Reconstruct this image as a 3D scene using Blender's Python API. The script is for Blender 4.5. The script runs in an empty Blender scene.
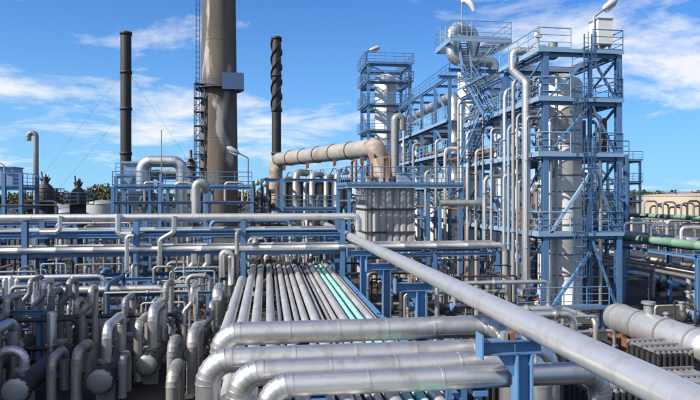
import bpy, math, random
from mathutils import Vector, Matrix

random.seed(7)
scene = bpy.context.scene
COL = scene.collection
R = math.radians

# ------------------------------------------------------------------ camera
H_CAM = 7.5
YAW = R(7.88)
FPX, HORIZON = 600.0, 196.0
cam_d = bpy.data.cameras.new('camera')
cam = bpy.data.objects.new('camera', cam_d)
COL.objects.link(cam)
cam.location = (0, 0, H_CAM)
cam.rotation_euler = (R(90), 0, -YAW)
cam_d.sensor_width = 36
cam_d.lens = 36 * FPX / 700
cam_d.shift_y = -4.0 / 700
cam_d.clip_end = 6000
scene.camera = cam

# ------------------------------------------------------------------ sun, sky, exposure
SUN_EL = R(38)
SUN_DIR = Vector((-0.935 * math.cos(SUN_EL), -0.355 * math.cos(SUN_EL), math.sin(SUN_EL))).normalized()
sun_d = bpy.data.lights.new('sun', 'SUN')
sun_d.energy = 5.0
sun_d.angle = R(0.5)
sun_d.color = (1.0, 0.94, 0.84)
sun = bpy.data.objects.new('sun', sun_d)
COL.objects.link(sun)
sun.rotation_euler = (-SUN_DIR).to_track_quat('-Z', 'Y').to_euler()
sun.location = (-60, -30, 80)

world = bpy.data.worlds.new('World')
scene.world = world
world.use_nodes = True
wn, wl = world.node_tree.nodes, world.node_tree.links
wn.clear()
w_out = wn.new('ShaderNodeOutputWorld')
w_bg = wn.new('ShaderNodeBackground')
w_bg.inputs['Strength'].default_value = 0.05
sky = wn.new('ShaderNodeTexSky')
sky.sky_type = 'NISHITA'
sky.sun_disc = False
sky.sun_elevation = SUN_EL
sky.sun_rotation = math.atan2(SUN_DIR.x, SUN_DIR.y)
sky.altitude = 30
sky.air_density = 1.0
sky.dust_density = 0.0
sky.ozone_density = 3.0
hsv = wn.new('ShaderNodeHueSaturation')
hsv.inputs['Saturation'].default_value = 1.05
hsv.inputs['Value'].default_value = 1.1
wl.new(sky.outputs[0], hsv.inputs['Color'])
tc = wn.new('ShaderNodeTexCoord')
sep = wn.new('ShaderNodeSeparateXYZ')
wl.new(tc.outputs['Generated'], sep.inputs[0])
def wmath(op, a, b=None):
    n = wn.new('ShaderNodeMath'); n.operation = op
    for i, x in enumerate((a, b)):
        if x is None: continue
        if isinstance(x, (int, float)): n.inputs[i].default_value = x
        else: wl.new(x, n.inputs[i])
    return n.outputs[0]
zz = wmath('ADD', wmath('MAXIMUM', sep.outputs[2], 0.0), 0.2)
comb = wn.new('ShaderNodeCombineXYZ')
wl.new(wmath('DIVIDE', sep.outputs[0], zz), comb.inputs[0])
wl.new(wmath('DIVIDE', sep.outputs[1], zz), comb.inputs[1])
mapn = wn.new('ShaderNodeMapping')
mapn.inputs['Location'].default_value = (13.3, 17.6, 0)
mapn.inputs['Rotation'].default_value = (0, 0, R(4))
mapn.inputs['Scale'].default_value = (0.8, 1.0, 1)
wl.new(comb.outputs[0], mapn.inputs[0])
def wnoise(scale, detail, rough, dist=0.0):
    n = wn.new('ShaderNodeTexNoise')
    n.inputs['Scale'].default_value = scale
    n.inputs['Detail'].default_value = detail
    n.inputs['Roughness'].default_value = rough
    n.inputs['Distortion'].default_value = dist
    wl.new(mapn.outputs[0], n.inputs['Vector'])
    return n.outputs[0]
big = wnoise(0.42, 2, 0.5)
fine = wnoise(2.1, 10, 0.64, 0.3)
den = wmath('ADD', wmath('MULTIPLY', big, 0.58), wmath('MULTIPLY', fine, 0.42))
ramp = wn.new('ShaderNodeValToRGB')
ramp.color_ramp.elements[0].position = 0.505
ramp.color_ramp.elements[1].position = 0.585
wl.new(den, ramp.inputs[0])
mixc = wn.new('ShaderNodeMix'); mixc.data_type = 'RGBA'
wl.new(wmath('MULTIPLY', ramp.outputs[0], 0.93), mixc.inputs['Factor'])
hor = wn.new('ShaderNodeMix'); hor.data_type = 'RGBA'
wl.new(wmath('POWER', wmath('SUBTRACT', 1.0, wmath('MAXIMUM', sep.outputs[2], 0.0)), 4.0), hor.inputs['Factor'])
tint = wn.new('ShaderNodeMix'); tint.data_type = 'RGBA'; tint.blend_type = 'MULTIPLY'; tint.inputs['Factor'].default_value = 1.0
wl.new(hsv.outputs[0], tint.inputs['A']); tint.inputs['B'].default_value = (0.05, 0.68, 1.62, 1)
wl.new(tint.outputs['Result'], hor.inputs['A']); hor.inputs['B'].default_value = (4.3, 8.3, 11.8, 1)
wl.new(hor.outputs['Result'], mixc.inputs['A'])
mixc.inputs['B'].default_value = (11.2, 11.4, 11.7, 1)
wl.new(mixc.outputs['Result'], w_bg.inputs['Color'])
wl.new(w_bg.outputs[0], w_out.inputs[0])

scene.view_settings.view_transform = 'Standard'
scene.view_settings.look = 'None'
scene.view_settings.gamma = 1
scene.view_settings.use_curve_mapping = False
scene.view_settings.exposure = 0.75
scene.render.engine = 'CYCLES'

# ------------------------------------------------------------------ survey helper
# turns a bearing and height read off the photograph into a metric place on the
# vertical plane Y = const of the plant grid (X across the pipe rack, Y along it)
def at(u, v, Y):
    X = Y * math.tan(YAW + math.atan((u - 350) / FPX))
    zc = X * math.sin(YAW) + Y * math.cos(YAW)
    return Vector((X, Y, H_CAM - (v - HORIZON) / FPX * zc))
def ax(u, Y): return at(u, 200, Y).x
def az(u, v, Y): return at(u, v, Y).z

# ------------------------------------------------------------------ materials
MATS = {}
def new_mat(name):
    m = bpy.data.materials.new(name); m.use_nodes = True
    nt = m.node_tree
    return m, nt, nt.nodes['Principled BSDF']
def metal(name, base, metallic=0.0, rough=0.5, dirt=(0.12, 0.09, 0.07), amount=0.35, scale=1.5, vary=0.15,
          bump=0.1, streak=(1, 1, 0.35), lo=0.5, hi=0.75):
    base = tuple(c * 0.8 for c in base); dirt = tuple(c * 0.8 for c in dirt)
    m, nt, bs = new_mat(name)
    N, L = nt.nodes, nt.links
    tcn = N.new('ShaderNodeTexCoord'); oi = N.new('ShaderNodeObjectInfo')
    mp = N.new('ShaderNodeMapping'); mp.inputs['Scale'].default_value = streak
    geo = N.new('ShaderNodeNewGeometry')
    L.new(geo.outputs['Position'], mp.inputs[0])
    n1 = N.new('ShaderNodeTexNoise'); n1.inputs['Scale'].default_value = scale; n1.inputs['Detail'].default_value = 8
    n1.inputs['Roughness'].default_value = 0.65
    L.new(mp.outputs[0], n1.inputs['Vector'])
    rp = N.new('ShaderNodeValToRGB'); rp.color_ramp.elements[0].position = lo; rp.color_ramp.elements[1].position = hi
    L.new(n1.outputs[0], rp.inputs[0])
    mu = N.new('ShaderNodeMath'); mu.operation = 'MULTIPLY'; mu.inputs[1].default_value = amount
    L.new(rp.outputs[0], mu.inputs[0])
    hs = N.new('ShaderNodeHueSaturation'); hs.inputs['Color'].default_value = (*base, 1)
    mr = N.new('ShaderNodeMapRange'); mr.inputs['To Min'].default_value = 1 - vary; mr.inputs['To Max'].default_value = 1 + vary
    L.new(oi.outputs['Random'], mr.inputs[0]); L.new(mr.outputs[0], hs.inputs['Value'])
    mx = N.new('ShaderNodeMix'); mx.data_type = 'RGBA'
    L.new(mu.outputs[0], mx.inputs['Factor']); L.new(hs.outputs[0], mx.inputs['A']); mx.inputs['B'].default_value = (*dirt, 1)
    L.new(mx.outputs['Result'], bs.inputs['Base Color'])
    bs.inputs['Metallic'].default_value = metallic
    ra = N.new('ShaderNodeMapRange'); ra.inputs['To Min'].default_value = rough - 0.08; ra.inputs['To Max'].default_value = min(1, rough + 0.2)
    L.new(n1.outputs[0], ra.inputs[0]); L.new(ra.outputs[0], bs.inputs['Roughness'])
    if bump:
        n2 = N.new('ShaderNodeTexNoise'); n2.inputs['Scale'].default_value = scale * 3; n2.inputs['Detail'].default_value = 3
        L.new(geo.outputs['Position'], n2.inputs['Vector'])
        b = N.new('ShaderNodeBump'); b.inputs['Strength'].default_value = bump; b.inputs['Distance'].default_value = 0.05
        L.new(n2.outputs[0], b.inputs['Height']); L.new(b.outputs[0], bs.inputs['Normal'])
    MATS[name] = m
    return m
metal('cladding', (0.70, 0.695, 0.68), 0.85, 0.33, (0.22, 0.195, 0.16), 0.75, 1.7, 0.05, 0.12)
metal('cladding_old', (0.46, 0.45, 0.42), 0.6, 0.42, (0.15, 0.12, 0.09), 0.85, 1.8, 0.15, 0.15)
metal('cladding_dull', (0.27, 0.275, 0.285), 0.3, 0.5, (0.14, 0.12, 0.10), 0.6, 1.2, 0.18, 0.12)  # dull grey sheet, darkened further to deepen the left yard's shade
metal('rack_clad', (0.62, 0.615, 0.60), 0.6, 0.38, (0.27, 0.24, 0.20), 0.7, 1.8, 0.10, 0.05, (1, .25, 1))
metal('white_paint', (0.74, 0.73, 0.69), 0.0, 0.4, (0.40, 0.36, 0.30), 0.5, 1.2, 0.05, 0.05)
metal('blue_paint', (0.085, 0.20, 0.39), 0.0, 0.5, (0.10, 0.10, 0.11), 0.65, 3.2, 0.14, 0.1, (1, 1, 0.3), 0.52, 0.78)
metal('blue_dark', (0.045, 0.11, 0.24), 0.0, 0.5, (0.06, 0.08, 0.11), 0.5, 2.0, 0.15, 0.06)
metal('blue_light', (0.24, 0.38, 0.53), 0.1, 0.4, (0.22, 0.26, 0.30), 0.4, 1.5, 0.06, 0.05)
metal('shell_blue', (0.19, 0.27, 0.37), 0.35, 0.45, (0.25, 0.27, 0.28), 0.6, 1.2, 0.06, 0.05)
metal('galvanised', (0.40, 0.42, 0.44), 0.6, 0.5, (0.2, 0.18, 0.16), 0.4, 3.0, 0.15, 0.05)
metal('bare_pipe', (0.46, 0.43, 0.38), 0.25, 0.5, (0.20, 0.12, 0.07), 0.55, 2.0, 0.15, 0.06)
metal('beige_pipe', (0.58, 0.52, 0.42), 0.1, 0.5, (0.28, 0.2, 0.13), 0.5, 2.0, 0.08, 0.06)
metal('cyan_pipe', (0.30, 0.62, 0.56), 0.05, 0.45, (0.28, 0.36, 0.32), 0.5, 2.0, 0.06, 0.05)
metal('green_pipe', (0.17, 0.30, 0.21), 0.05, 0.5, (0.2, 0.2, 0.15), 0.5, 2.0, 0.08, 0.05)
metal('pale_blue_pipe', (0.42, 0.56, 0.64), 0.1, 0.45, (0.26, 0.28, 0.28), 0.5, 1.6, 0.05, 0.06)
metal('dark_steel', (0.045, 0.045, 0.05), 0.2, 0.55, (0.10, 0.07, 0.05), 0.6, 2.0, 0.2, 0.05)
metal('black_stack', (0.022, 0.020, 0.020), 0.1, 0.55, (0.07, 0.05, 0.04), 0.6, 0.6, 0.1, 0.05)
metal('rust', (0.22, 0.09, 0.05), 0.1, 0.7, (0.08, 0.04, 0.03), 0.6, 3.0, 0.15, 0.1)
metal('old_duct', (0.33, 0.325, 0.30), 0.1, 0.6, (0.22, 0.15, 0.10), 0.8, 0.7, 0.08, 0.2, (1, 1, 1), 0.5, 0.75)
metal('rust_duct', (0.37, 0.325, 0.27), 0.1, 0.65, (0.20, 0.105, 0.06), 0.9, 0.9, 0.08, 0.2, (1, 1, 1), 0.42, 0.66)
metal('white_clad', (0.76, 0.755, 0.74), 0.7, 0.32, (0.33, 0.31, 0.28), 0.6, 1.9, 0.04, 0.06)
metal('panel', (0.46, 0.46, 0.455), 0.2, 0.5, (0.24, 0.21, 0.18), 0.55, 0.9, 0.05, 0.05, (1, 1, 0.15))
metal('vessel', (0.80, 0.79, 0.76), 0.1, 0.45, (0.27, 0.23, 0.19), 0.6, 0.8, 0.05, 0.06, (1, 1, 0.2))
metal('deck', (0.16, 0.2, 0.26), 0.3, 0.6, (0.08, 0.08, 0.09), 0.5, 3.0, 0.1, 0.1)
metal('tank_beige', (0.48, 0.40, 0.30), 0.0, 0.6, (0.30, 0.22, 0.15), 0.5, 0.12, 0.06, 0.0, (1, 1, 0.2))
metal('bark', (0.09, 0.065, 0.045), 0.0, 0.9, (0.04, 0.03, 0.02), 0.5, 3.0, 0.1, 0.2)
metal('lamp_head', (0.45, 0.45, 0.45), 0.1, 0.4, (0.3, 0.3, 0.3), 0.2, 3.0, 0.1, 0.0)
metal('concrete', (0.30, 0.285, 0.26), 0.0, 0.85, (0.12, 0.11, 0.10), 0.6, 0.8, 0.1, 0.2)

def chimney_mat():
    m = metal('chimney', (0.14, 0.116, 0.092), 0.0, 0.8, (0.075, 0.06, 0.048), 0.8, 0.22, 0.0, 0.15, (1, 1, 0.25), 0.4, 0.62)
    nt = m.node_tree; N, L = nt.nodes, nt.links
    bs = N['Principled BSDF']
    old = bs.inputs['Base Color'].links[0].from_socket
    geo = N.new('ShaderNodeNewGeometry')
    mp = N.new('ShaderNodeMapping'); mp.inputs['Scale'].default_value = (1, 1, 0.30)
    L.new(geo.outputs['Position'], mp.inputs[0])
    n = N.new('ShaderNodeTexNoise'); n.inputs['Scale'].default_value = 0.32; n.inputs['Detail'].default_value = 7; n.inputs['Distortion'].default_value = 0.6
    L.new(mp.outputs[0], n.inputs['Vector'])
    rp = N.new('ShaderNodeValToRGB'); rp.color_ramp.elements[0].position = 0.565; rp.color_ramp.elements[1].position = 0.65
    L.new(n.outputs[0], rp.inputs[0])
    mx = N.new('ShaderNodeMix'); mx.data_type = 'RGBA'
    L.new(rp.outputs[0], mx.inputs['Factor']); L.new(old, mx.inputs['A']); mx.inputs['B'].default_value = (0.32, 0.30, 0.27, 1)
    L.new(mx.outputs['Result'], bs.inputs['Base Color'])
chimney_mat()

def ground_mat():
    m, nt, bs = new_mat('ground')
    N, L = nt.nodes, nt.links
    geo = N.new('ShaderNodeNewGeometry')
    n1 = N.new('ShaderNodeTexNoise'); n1.inputs['Scale'].default_value = 0.18; n1.inputs['Detail'].default_value = 9; n1.inputs['Roughness'].default_value = 0.65
    L.new(geo.outputs['Position'], n1.inputs['Vector'])
    rp = N.new('ShaderNodeValToRGB')
    rp.color_ramp.elements[0].position = 0.35; rp.color_ramp.elements[0].color = (0.012, 0.0115, 0.0115, 1)
    rp.color_ramp.elements[1].position = 0.7; rp.color_ramp.elements[1].color = (0.055, 0.051, 0.047, 1)
    L.new(n1.outputs[0], rp.inputs[0])
    n2 = N.new('ShaderNodeTexNoise'); n2.inputs['Scale'].default_value = 40; n2.inputs['Detail'].default_value = 4
    L.new(geo.outputs['Position'], n2.inputs['Vector'])
    b = N.new('ShaderNodeBump'); b.inputs['Strength'].default_value = 0.3; b.inputs['Distance'].default_value = 0.02
    L.new(n2.outputs[0], b.inputs['Height']); L.new(b.outputs[0], bs.inputs['Normal'])
    L.new(rp.outputs[0], bs.inputs['Base Color'])
    bs.inputs['Roughness'].default_value = 0.85
    MATS['ground'] = m
ground_mat()

def leaf_mat(name, c1, c2):
    m, nt, bs = new_mat(name)
    N, L = nt.nodes, nt.links
    geo = N.new('ShaderNodeNewGeometry')
    n = N.new('ShaderNodeTexNoise'); n.inputs['Scale'].default_value = 0.9; n.inputs['Detail'].default_value = 3
    L.new(geo.outputs['Position'], n.inputs['Vector'])
    rp = N.new('ShaderNodeValToRGB')
    rp.color_ramp.elements[0].position = 0.35; rp.color_ramp.elements[0].color = (*c1, 1)
    rp.color_ramp.elements[1].position = 0.65; rp.color_ramp.elements[1].color = (*c2, 1)
    L.new(n.outputs[0], rp.inputs[0]); L.new(rp.outputs[0], bs.inputs['Base Color'])
    bs.inputs['Roughness'].default_value = 0.7
    MATS[name] = m
leaf_mat('leaves', (0.030, 0.048, 0.018), (0.075, 0.085, 0.028))
leaf_mat('leaves_olive', (0.05, 0.052, 0.02), (0.11, 0.09, 0.035))

# ------------------------------------------------------------------ mesh builder
def frame_of(d):
    d = d.normalized()
    up = Vector((0, 0, 1)) if abs(d.z) < 0.9 else Vector((0, 1, 0))
    s = d.cross(up).normalized()
    return s, s.cross(d).normalized()          # side, up

def fillet(pts, rad, n=5):
    """round the inner corners of a polyline"""
    pts = [Vector(p) for p in pts]
    out = [pts[0]]
    for i in range(1, len(pts) - 1):
        a, b, c = pts[i - 1], pts[i], pts[i + 1]
        d1, d2 = (a - b), (c - b)
        l1, l2 = d1.length, d2.length
        if l1 < 1e-6 or l2 < 1e-6: continue
        d1 /= l1; d2 /= l2
        ang = d1.angle(d2)
        if ang > math.pi - 0.02: out.append(b); continue
        t = min(rad / math.tan(ang / 2), l1 * 0.49, l2 * 0.49)
        p0, p1 = b + d1 * t, b + d2 * t
        bis = (d1 + d2).normalized()
        rr = t * math.tan(ang / 2)
        cen = b + bis * (rr / math.sin(ang / 2))
        v0, v1 = p0 - cen, p1 - cen
        tot = v0.angle(v1)
        for k in range(n + 1):
            f = k / n
            w = (v0 * math.sin((1 - f) * tot) + v1 * math.sin(f * tot)) / math.sin(tot)
            out.append(cen + w)
    out.append(pts[-1])
    return out

class MB:
    def __init__(self):
        self.v, self.f, self.s = [], [], []
    def add(self, verts, faces, smooth=False):
        o = len(self.v)
        self.v += [Vector(p) for p in verts]
        self.f += [tuple(i + o for i in f) for f in faces]
        self.s += [smooth] * len(faces) if isinstance(smooth, bool) else list(smooth)
        return self
    def box(self, x0, x1, y0, y1, z0, z1):
        v = [(x, y, z) for z in (z0, z1) for y in (y0, y1) for x in (x0, x1)]
        return self.add(v, [(0, 2, 3, 1), (4, 5, 7, 6), (0, 1, 5, 4), (2, 6, 7, 3), (0, 4, 6, 2), (1, 3, 7, 5)])
    def bar(self, p, q, w, h=None):
        h = h or w
        p, q = Vector(p), Vector(q)
        s, u = frame_of(q - p)
        v = []
        for c in (p, q):
            for a, b in ((-1, -1), (1, -1), (1, 1), (-1, 1)):
                v.append(c + s * (a * w / 2) + u * (b * h / 2))
        return self.add(v, [(0, 1, 2, 3), (7, 6, 5, 4), (0, 4, 5, 1), (1, 5, 6, 2), (2, 6, 7, 3), (3, 7, 4, 0)])
    def ibeam(self, p, q, w, h, t=0.03, side=None):
        p, q = Vector(p), Vector(q)
        s, u = frame_of(q - p)
        if side is not None:
            s = Vector(side).normalized(); u = s.cross((q - p).normalized())
        a, b, k = w / 2, h / 2, t / 2
        pr = [(-a, -b), (a, -b), (a, -b + t), (k, -b + t), (k, b - t), (a, b - t), (a, b), (-a, b), (-a, b - t), (-k, b - t), (-k, -b + t), (-a, -b + t)]
        v = [c + s * x + u * y for c in (p, q) for x, y in pr]
        n = len(pr)
        f = [(i, (i + 1) % n, n + (i + 1) % n, n + i) for i in range(n)]
        f += [(0, 11, 2 + 0, 1)[0:0] or (0, 1, 2, 11), (3, 4, 9, 10), (8, 5, 6, 7), (n + 11, n + 2, n + 1, n), (n + 10, n + 9, n + 4, n + 3), (n + 7, n + 6, n + 5, n + 8)]
        return self.add(v, f)
    def rings(self, rings, smooth=True, caps=True):
        n = len(rings[0])
        v = [p for r in rings for p in r]
        f, s = [], []
        for i in range(len(rings) - 1):
            for j in range(n):
                k = (j + 1) % n
                f.append((i * n + j, i * n + k, (i + 1) * n + k, (i + 1) * n + j)); s.append(smooth)
        if caps:                                   # caps on vertices of their own, so the barrel keeps its shading
            o = len(v); v = v + list(rings[0]) + list(rings[-1])
            f.append(tuple(o + j for j in range(n - 1, -1, -1))); s.append(False)
            f.append(tuple(o + n + j for j in range(n))); s.append(False)
        return self.add(v, f, s)
    def tube(self, pts, r, seg=10, bend=None, n=5, caps=True):
        pts = fillet(pts, bend, n) if bend else [Vector(p) for p in pts]
        m = len(pts)
        rs = r if isinstance(r, (list, tuple)) else [r] * m
        tang = []
        for i in range(m):
            a = pts[max(0, i - 1)]; b = pts[min(m - 1, i + 1)]
            tang.append((b - a).normalized())
        s, u = frame_of(tang[0])
        rings = []
        for i in range(m):
            t = tang[i]
            s = (s - t * s.dot(t)).normalized(); u = s.cross(t)
            rings.append([pts[i] + (s * math.cos(2 * math.pi * k / seg) + u * math.sin(2 * math.pi * k / seg)) * rs[i] for k in range(seg)])
        return self.rings(rings, True, caps)
    def cyl(self, p, q, r, seg=12, r2=None):
        return self.tube([p, q], [r, r if r2 is None else r2], seg)
    def ring(self, c, d, r, t, w, seg=16):
        """flat band (flange) centred at c, axis d"""
        d = Vector(d).normalized(); c = Vector(c)
        return self.cyl(c - d * w / 2, c + d * w / 2, r + t, seg)
    def lathe(self, c, prof, seg=24, axis='z'):
        c = Vector(c)
        rings = []
        for r, z in prof:
            rg = []
            for k in range(seg):
                a = 2 * math.pi * k / seg
                if axis == 'z': p = Vector((r * math.cos(a), r * math.sin(a), z))
                elif axis == 'y': p = Vector((r * math.cos(a), z, -r * math.sin(a)))
                else: p = Vector((z, r * math.cos(a), r * math.sin(a)))
                rg.append(c + p)
            rings.append(rg)
        return self.rings(rings, True, True)
    def prism(self, poly, d):
        d = Vector(d); poly = [Vector(p) for p in poly]; n = len(poly)
        v = poly + [p + d for p in poly]
        f = [tuple(range(n - 1, -1, -1)), tuple(range(n, 2 * n))] + [(i, (i + 1) % n, n + (i + 1) % n, n + i) for i in range(n)]
        return self.add(v, f)
    def rail(self, pts, h=1.1, step=1.5, r=0.03, toe=True):
        pts = [Vector(p) for p in pts]
        for a, b in zip(pts, pts[1:]):
            n = max(1, round((b - a).length / step))
            for i in range(n + 1):
                p = a.lerp(b, i / n)
                self.cyl(p, p + Vector((0, 0, h)), r, 5)
            for f in (1.0, 0.67, 0.34):
                self.cyl(a + Vector((0, 0, h * f)), b + Vector((0, 0, h * f)), r * (1.15 if f == 1 else 0.8), 5)
            if toe: self.bar(a + Vector((0, 0, 0.08)), b + Vector((0, 0, 0.08)), 0.02, 0.14)
        return self
    def build(self, name, mat, parent=None, label=None, cat=None, group=None, kind=None, base=None):
        me = bpy.data.meshes.new(name)
        if parent is not None: org = Vector(parent['_o'])
        elif base is not None: org = Vector(base)
        else:
            xs = [p.x for p in self.v]; ys = [p.y for p in self.v]; zs = [p.z for p in self.v]
            org = Vector(((min(xs) + max(xs)) / 2, (min(ys) + max(ys)) / 2, min(zs)))
        me.from_pydata([p - org for p in self.v], [], self.f)
        me.polygons.foreach_set('use_smooth', self.s)
        me.materials.append(MATS[mat])
        o = bpy.data.objects.new(name, me)
        COL.objects.link(o)
        if parent is not None: o.parent = parent
        else: o.location = org
        o['_o'] = tuple(org)
        ALL.append(o)
        return tag(o, label, cat, group, kind)
ALL = []
def tag(o, label=None, cat=None, group=None, kind=None):
    if label: o['label'] = label
    if cat: o['category'] = cat
    if group: o['group'] = group
    if kind: o['kind'] = kind
    return o
def thing(name, loc, label, cat, group=None):
    o = bpy.data.objects.new(name, None)
    o.empty_display_size = 0.3
    COL.objects.link(o); o.location = loc; o['_o'] = tuple(loc)
    ALL.append(o)
    return tag(o, label, cat, group)
def copy_tree(o, offset=None, parent=None):
    c = o.copy(); COL.objects.link(c); c.parent = parent; ALL.append(c)
    if offset is not None:
        c.location = o.location + Vector(offset)
        c['_o'] = tuple(Vector(o['_o']) + Vector(offset))
    for ch in list(o.children): copy_tree(ch, None, c)
    return c

# ------------------------------------------------------------------ generic builders
def frame_struct(name, label, cat, xs, ys, zs, top=None, cw=0.34, bw=0.26, mat='blue_paint', ends=True, group=None, skip=()):
    """open steel frame: one column at each grid point, a beam along each bay"""
    t = thing(name, ((xs[0] + xs[-1]) / 2, (ys[0] + ys[-1]) / 2, 0), label, cat, group)
    top = top or zs[-1]
    for i, x in enumerate(xs):
        for j, y in enumerate(ys):
            if (i, j) in skip: continue
            b = MB(); b.ibeam((x, y, 0), (x, y, top), cw, cw, 0.045, side=(0, 1, 0) if False else (1, 0, 0))
            b.box(x - cw * .8, x + cw * .8, y - cw * .8, y + cw * .8, 0, 0.05)
            b.build('column', mat, t)
    for k, z in enumerate(zs):
        for j, y in enumerate(ys):
            for a, c in zip(xs, xs[1:]):
                MB().ibeam((a + cw / 2, y, z), (c - cw / 2, y, z), bw * 0.7, bw, 0.03).build('beam', mat, t)
        for i, x in enumerate(xs):
            for a, c in zip(ys, ys[1:]):
                MB().ibeam((x, a + cw / 2, z - 0.01), (x, c - cw / 2, z - 0.01), bw * 0.7, bw - 0.02, 0.03).build('beam', mat, t)
    return t
def brace(t, p, q, w=0.16, mat='blue_paint'):
    return MB().bar(p, q, w, w * 0.8).build('brace', mat, t)
def deck(t, x0, x1, y0, y1, z, hole=None, mat='deck', pitch=0.16):
    """open bar grating: bearing bars along Y, tie bars along X"""
    b = MB()
    def patch(ax0, ax1, ay0, ay1):
        n = max(2, int((ax1 - ax0) / pitch))
        for k in range(n + 1):
            x = ax0 + (ax1 - ax0) * k / n
            b.box(x - .012, x + .012, ay0, ay1, z, z + .06)
        m = max(1, int((ay1 - ay0) / .7))
        for k in range(m + 1):
            y = ay0 + (ay1 - ay0) * k / m
            b.box(ax0, ax1, y - .018, y + .018, z + .004, z + .056)
    if hole:
        hx0, hx1, hy0, hy1 = hole
        patch(x0, x1, y0, hy0); patch(x0, x1, hy1, y1); patch(x0, hx0, hy0 + .03, hy1 - .03); patch(hx1, x1, hy0 + .03, hy1 - .03)
    else: patch(x0, x1, y0, y1)
    return b.build('deck', mat, t)
def rail(t, pts, h=1.3, mat='blue_paint', r=0.035):
    return MB().rail(pts, h, 1.5, r).build('handrail', mat, t)
def ladder(t, x, y, z0, z1, mat='blue_dark', cage=True, w=0.5, face=(0, -1)):
    b = MB()
    f = Vector((face[0], face[1], 0)); s = Vector((-f.y, f.x, 0))
    c = Vector((x, y, 0))
    for k in (-1, 1): b.bar(c + s * k * w / 2 + Vector((0, 0, z0)), c + s * k * w / 2 + Vector((0, 0, z1)), 0.07, 0.05)
    z = z0 + 0.3
    while z < z1:
        b.cyl(c - s * w / 2 + Vector((0, 0, z)), c + s * w / 2 + Vector((0, 0, z)), 0.018, 4); z += 0.32
    b.build('ladder', mat, t)
    if cage:
        b = MB(); z = z0 + 2.2
        while z < z1:
            pts = [c + s * math.cos(a) * 0.38 + f * (math.sin(a) * 0.72 + 0.02) + Vector((0, 0, z)) for a in [math.pi * i / 8 for i in range(9)]]
            b.tube(pts, 0.03, 4); z += 0.95
        for a in (0.25, 0.5, 0.75):
            o = s * math.cos(a * math.pi) * 0.38 + f * math.sin(a * math.pi) * 0.72
            b.bar(c + o + Vector((0, 0, z0 + 2.2)), c + o + Vector((0, 0, z1)), 0.04, 0.02)
        b.build('ladder_cage', mat, t)
def stair(t, p, q, w=0.8, side=(0, 1, 0), mat='blue_paint'):
    """one flight from p (low) to q (high); side = width direction"""
    p, q, s = Vector(p), Vector(q), Vector(side).normalized()
    st = MB()
    for k in (0, 1): st.bar(p + s * w * k, q + s * w * k, 0.05, 0.24)
    st.build('stringer', mat, t)
    n = max(3, int(abs(q.z - p.z) / 0.24)); tr = MB()
    for i in range(1, n):
        c = p.lerp(q, i / n); d = Vector((q.x - p.x, q.y - p.y, 0)).normalized() * 0.12
        tr.prism([c - d, c + d, c + d + s * w, c - d + s * w], (0, 0, 0.03))
    tr.build('tread', 'deck', t, kind='stuff')
    hr = MB()
    for k in (0, 1):
        for f in (0.55, 1.1):
            hr.cyl(p + s * w * k + Vector((0, 0, f)), q + s * w * k + Vector((0, 0, f)), 0.03, 5)
        for i in range(5):
            c = p.lerp(q, i / 4) + s * w * k; hr.cyl(c, c + Vector((0, 0, 1.1)), 0.03, 5)
    hr.build('handrail', mat, t)

def clad_pipe(name, label, pts, r, bend, mat='cladding', sec=1.25, seg=28, group=None, gores=7, cat='pipe'):
    """insulated line: every jacket section and every elbow gore is a piece with its own lap"""
    pts = [Vector(p) for p in pts]
    t = thing(name, (pts[0].x, pts[0].y, min(p.z for p in pts) - r), label, cat, group)
    starts, ends, elbows = [pts[0]], [], []
    for i in range(1, len(pts) - 1):
        a, b, c = pts[i - 1], pts[i], pts[i + 1]
        d1, d2 = (a - b).normalized(), (c - b).normalized()
        ang = d1.angle(d2); tl = bend / math.tan(ang / 2)
        p0, p1 = b + d1 * tl, b + d2 * tl
        cen = b + (d1 + d2).normalized() * (bend / math.sin(ang / 2))
        ends.append(p0); starts.append(p1); elbows.append((cen, p0 - cen, p1 - cen))
    ends.append(pts[-1])
    for a, b in zip(starts, ends):
        L = (b - a).length
        if L < 0.02: continue
        n = max(1, round(L / sec)); d = (b - a).normalized()
        for i in range(n):
            p, q = a.lerp(b, i / n), a.lerp(b, (i + 1) / n)
            m = MB()
            m.cyl(p, q + d * 0.02, r + random.uniform(0, 0.003), seg)
            m.cyl(p - d * 0.004, p + d * 0.05, r + 0.014, seg)
            if abs(d.z) < .1:                      # lengthwise lap of the sheet
                sd, up = frame_of(d)
                if sd.y > 0 or sd.x > .5: sd = -sd
                a_ = R(random.uniform(-28, -8)); c_ = (sd * math.cos(a_) + up * math.sin(a_)) * (r + .001)
                m.bar(p + c_ + d * .05, q + c_, .010, .016)
            m.build('jacket_section', mat, t)
    for cen, v0, v1 in elbows:
        tot = v0.angle(v1); axis = v0.cross(v1).normalized()
        el = thing('elbow', cen, None, None); el.parent = t; el.location = cen - Vector(t['_o'])
        for g in range(gores):
            g_ = MB()
            for lo_, hi_, rr in ((0.0, 1.02, r + random.uniform(.0, .004)), (-.02, .16, r + .012)):
                rings = []
                for f in (lo_, hi_):
                    q = Matrix.Rotation(tot * max(0, min((g + f) / gores, 1.0)), 3, axis)
                    rad = (q @ v0).normalized()
                    rings.append([cen + rad * (bend + rr * math.cos(2 * math.pi * k / seg)) + axis * rr * math.sin(2 * math.pi * k / seg) for k in range(seg)])
                g_.rings(rings, True, True)
            g_.build('gore', mat, el)
    return t

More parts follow.
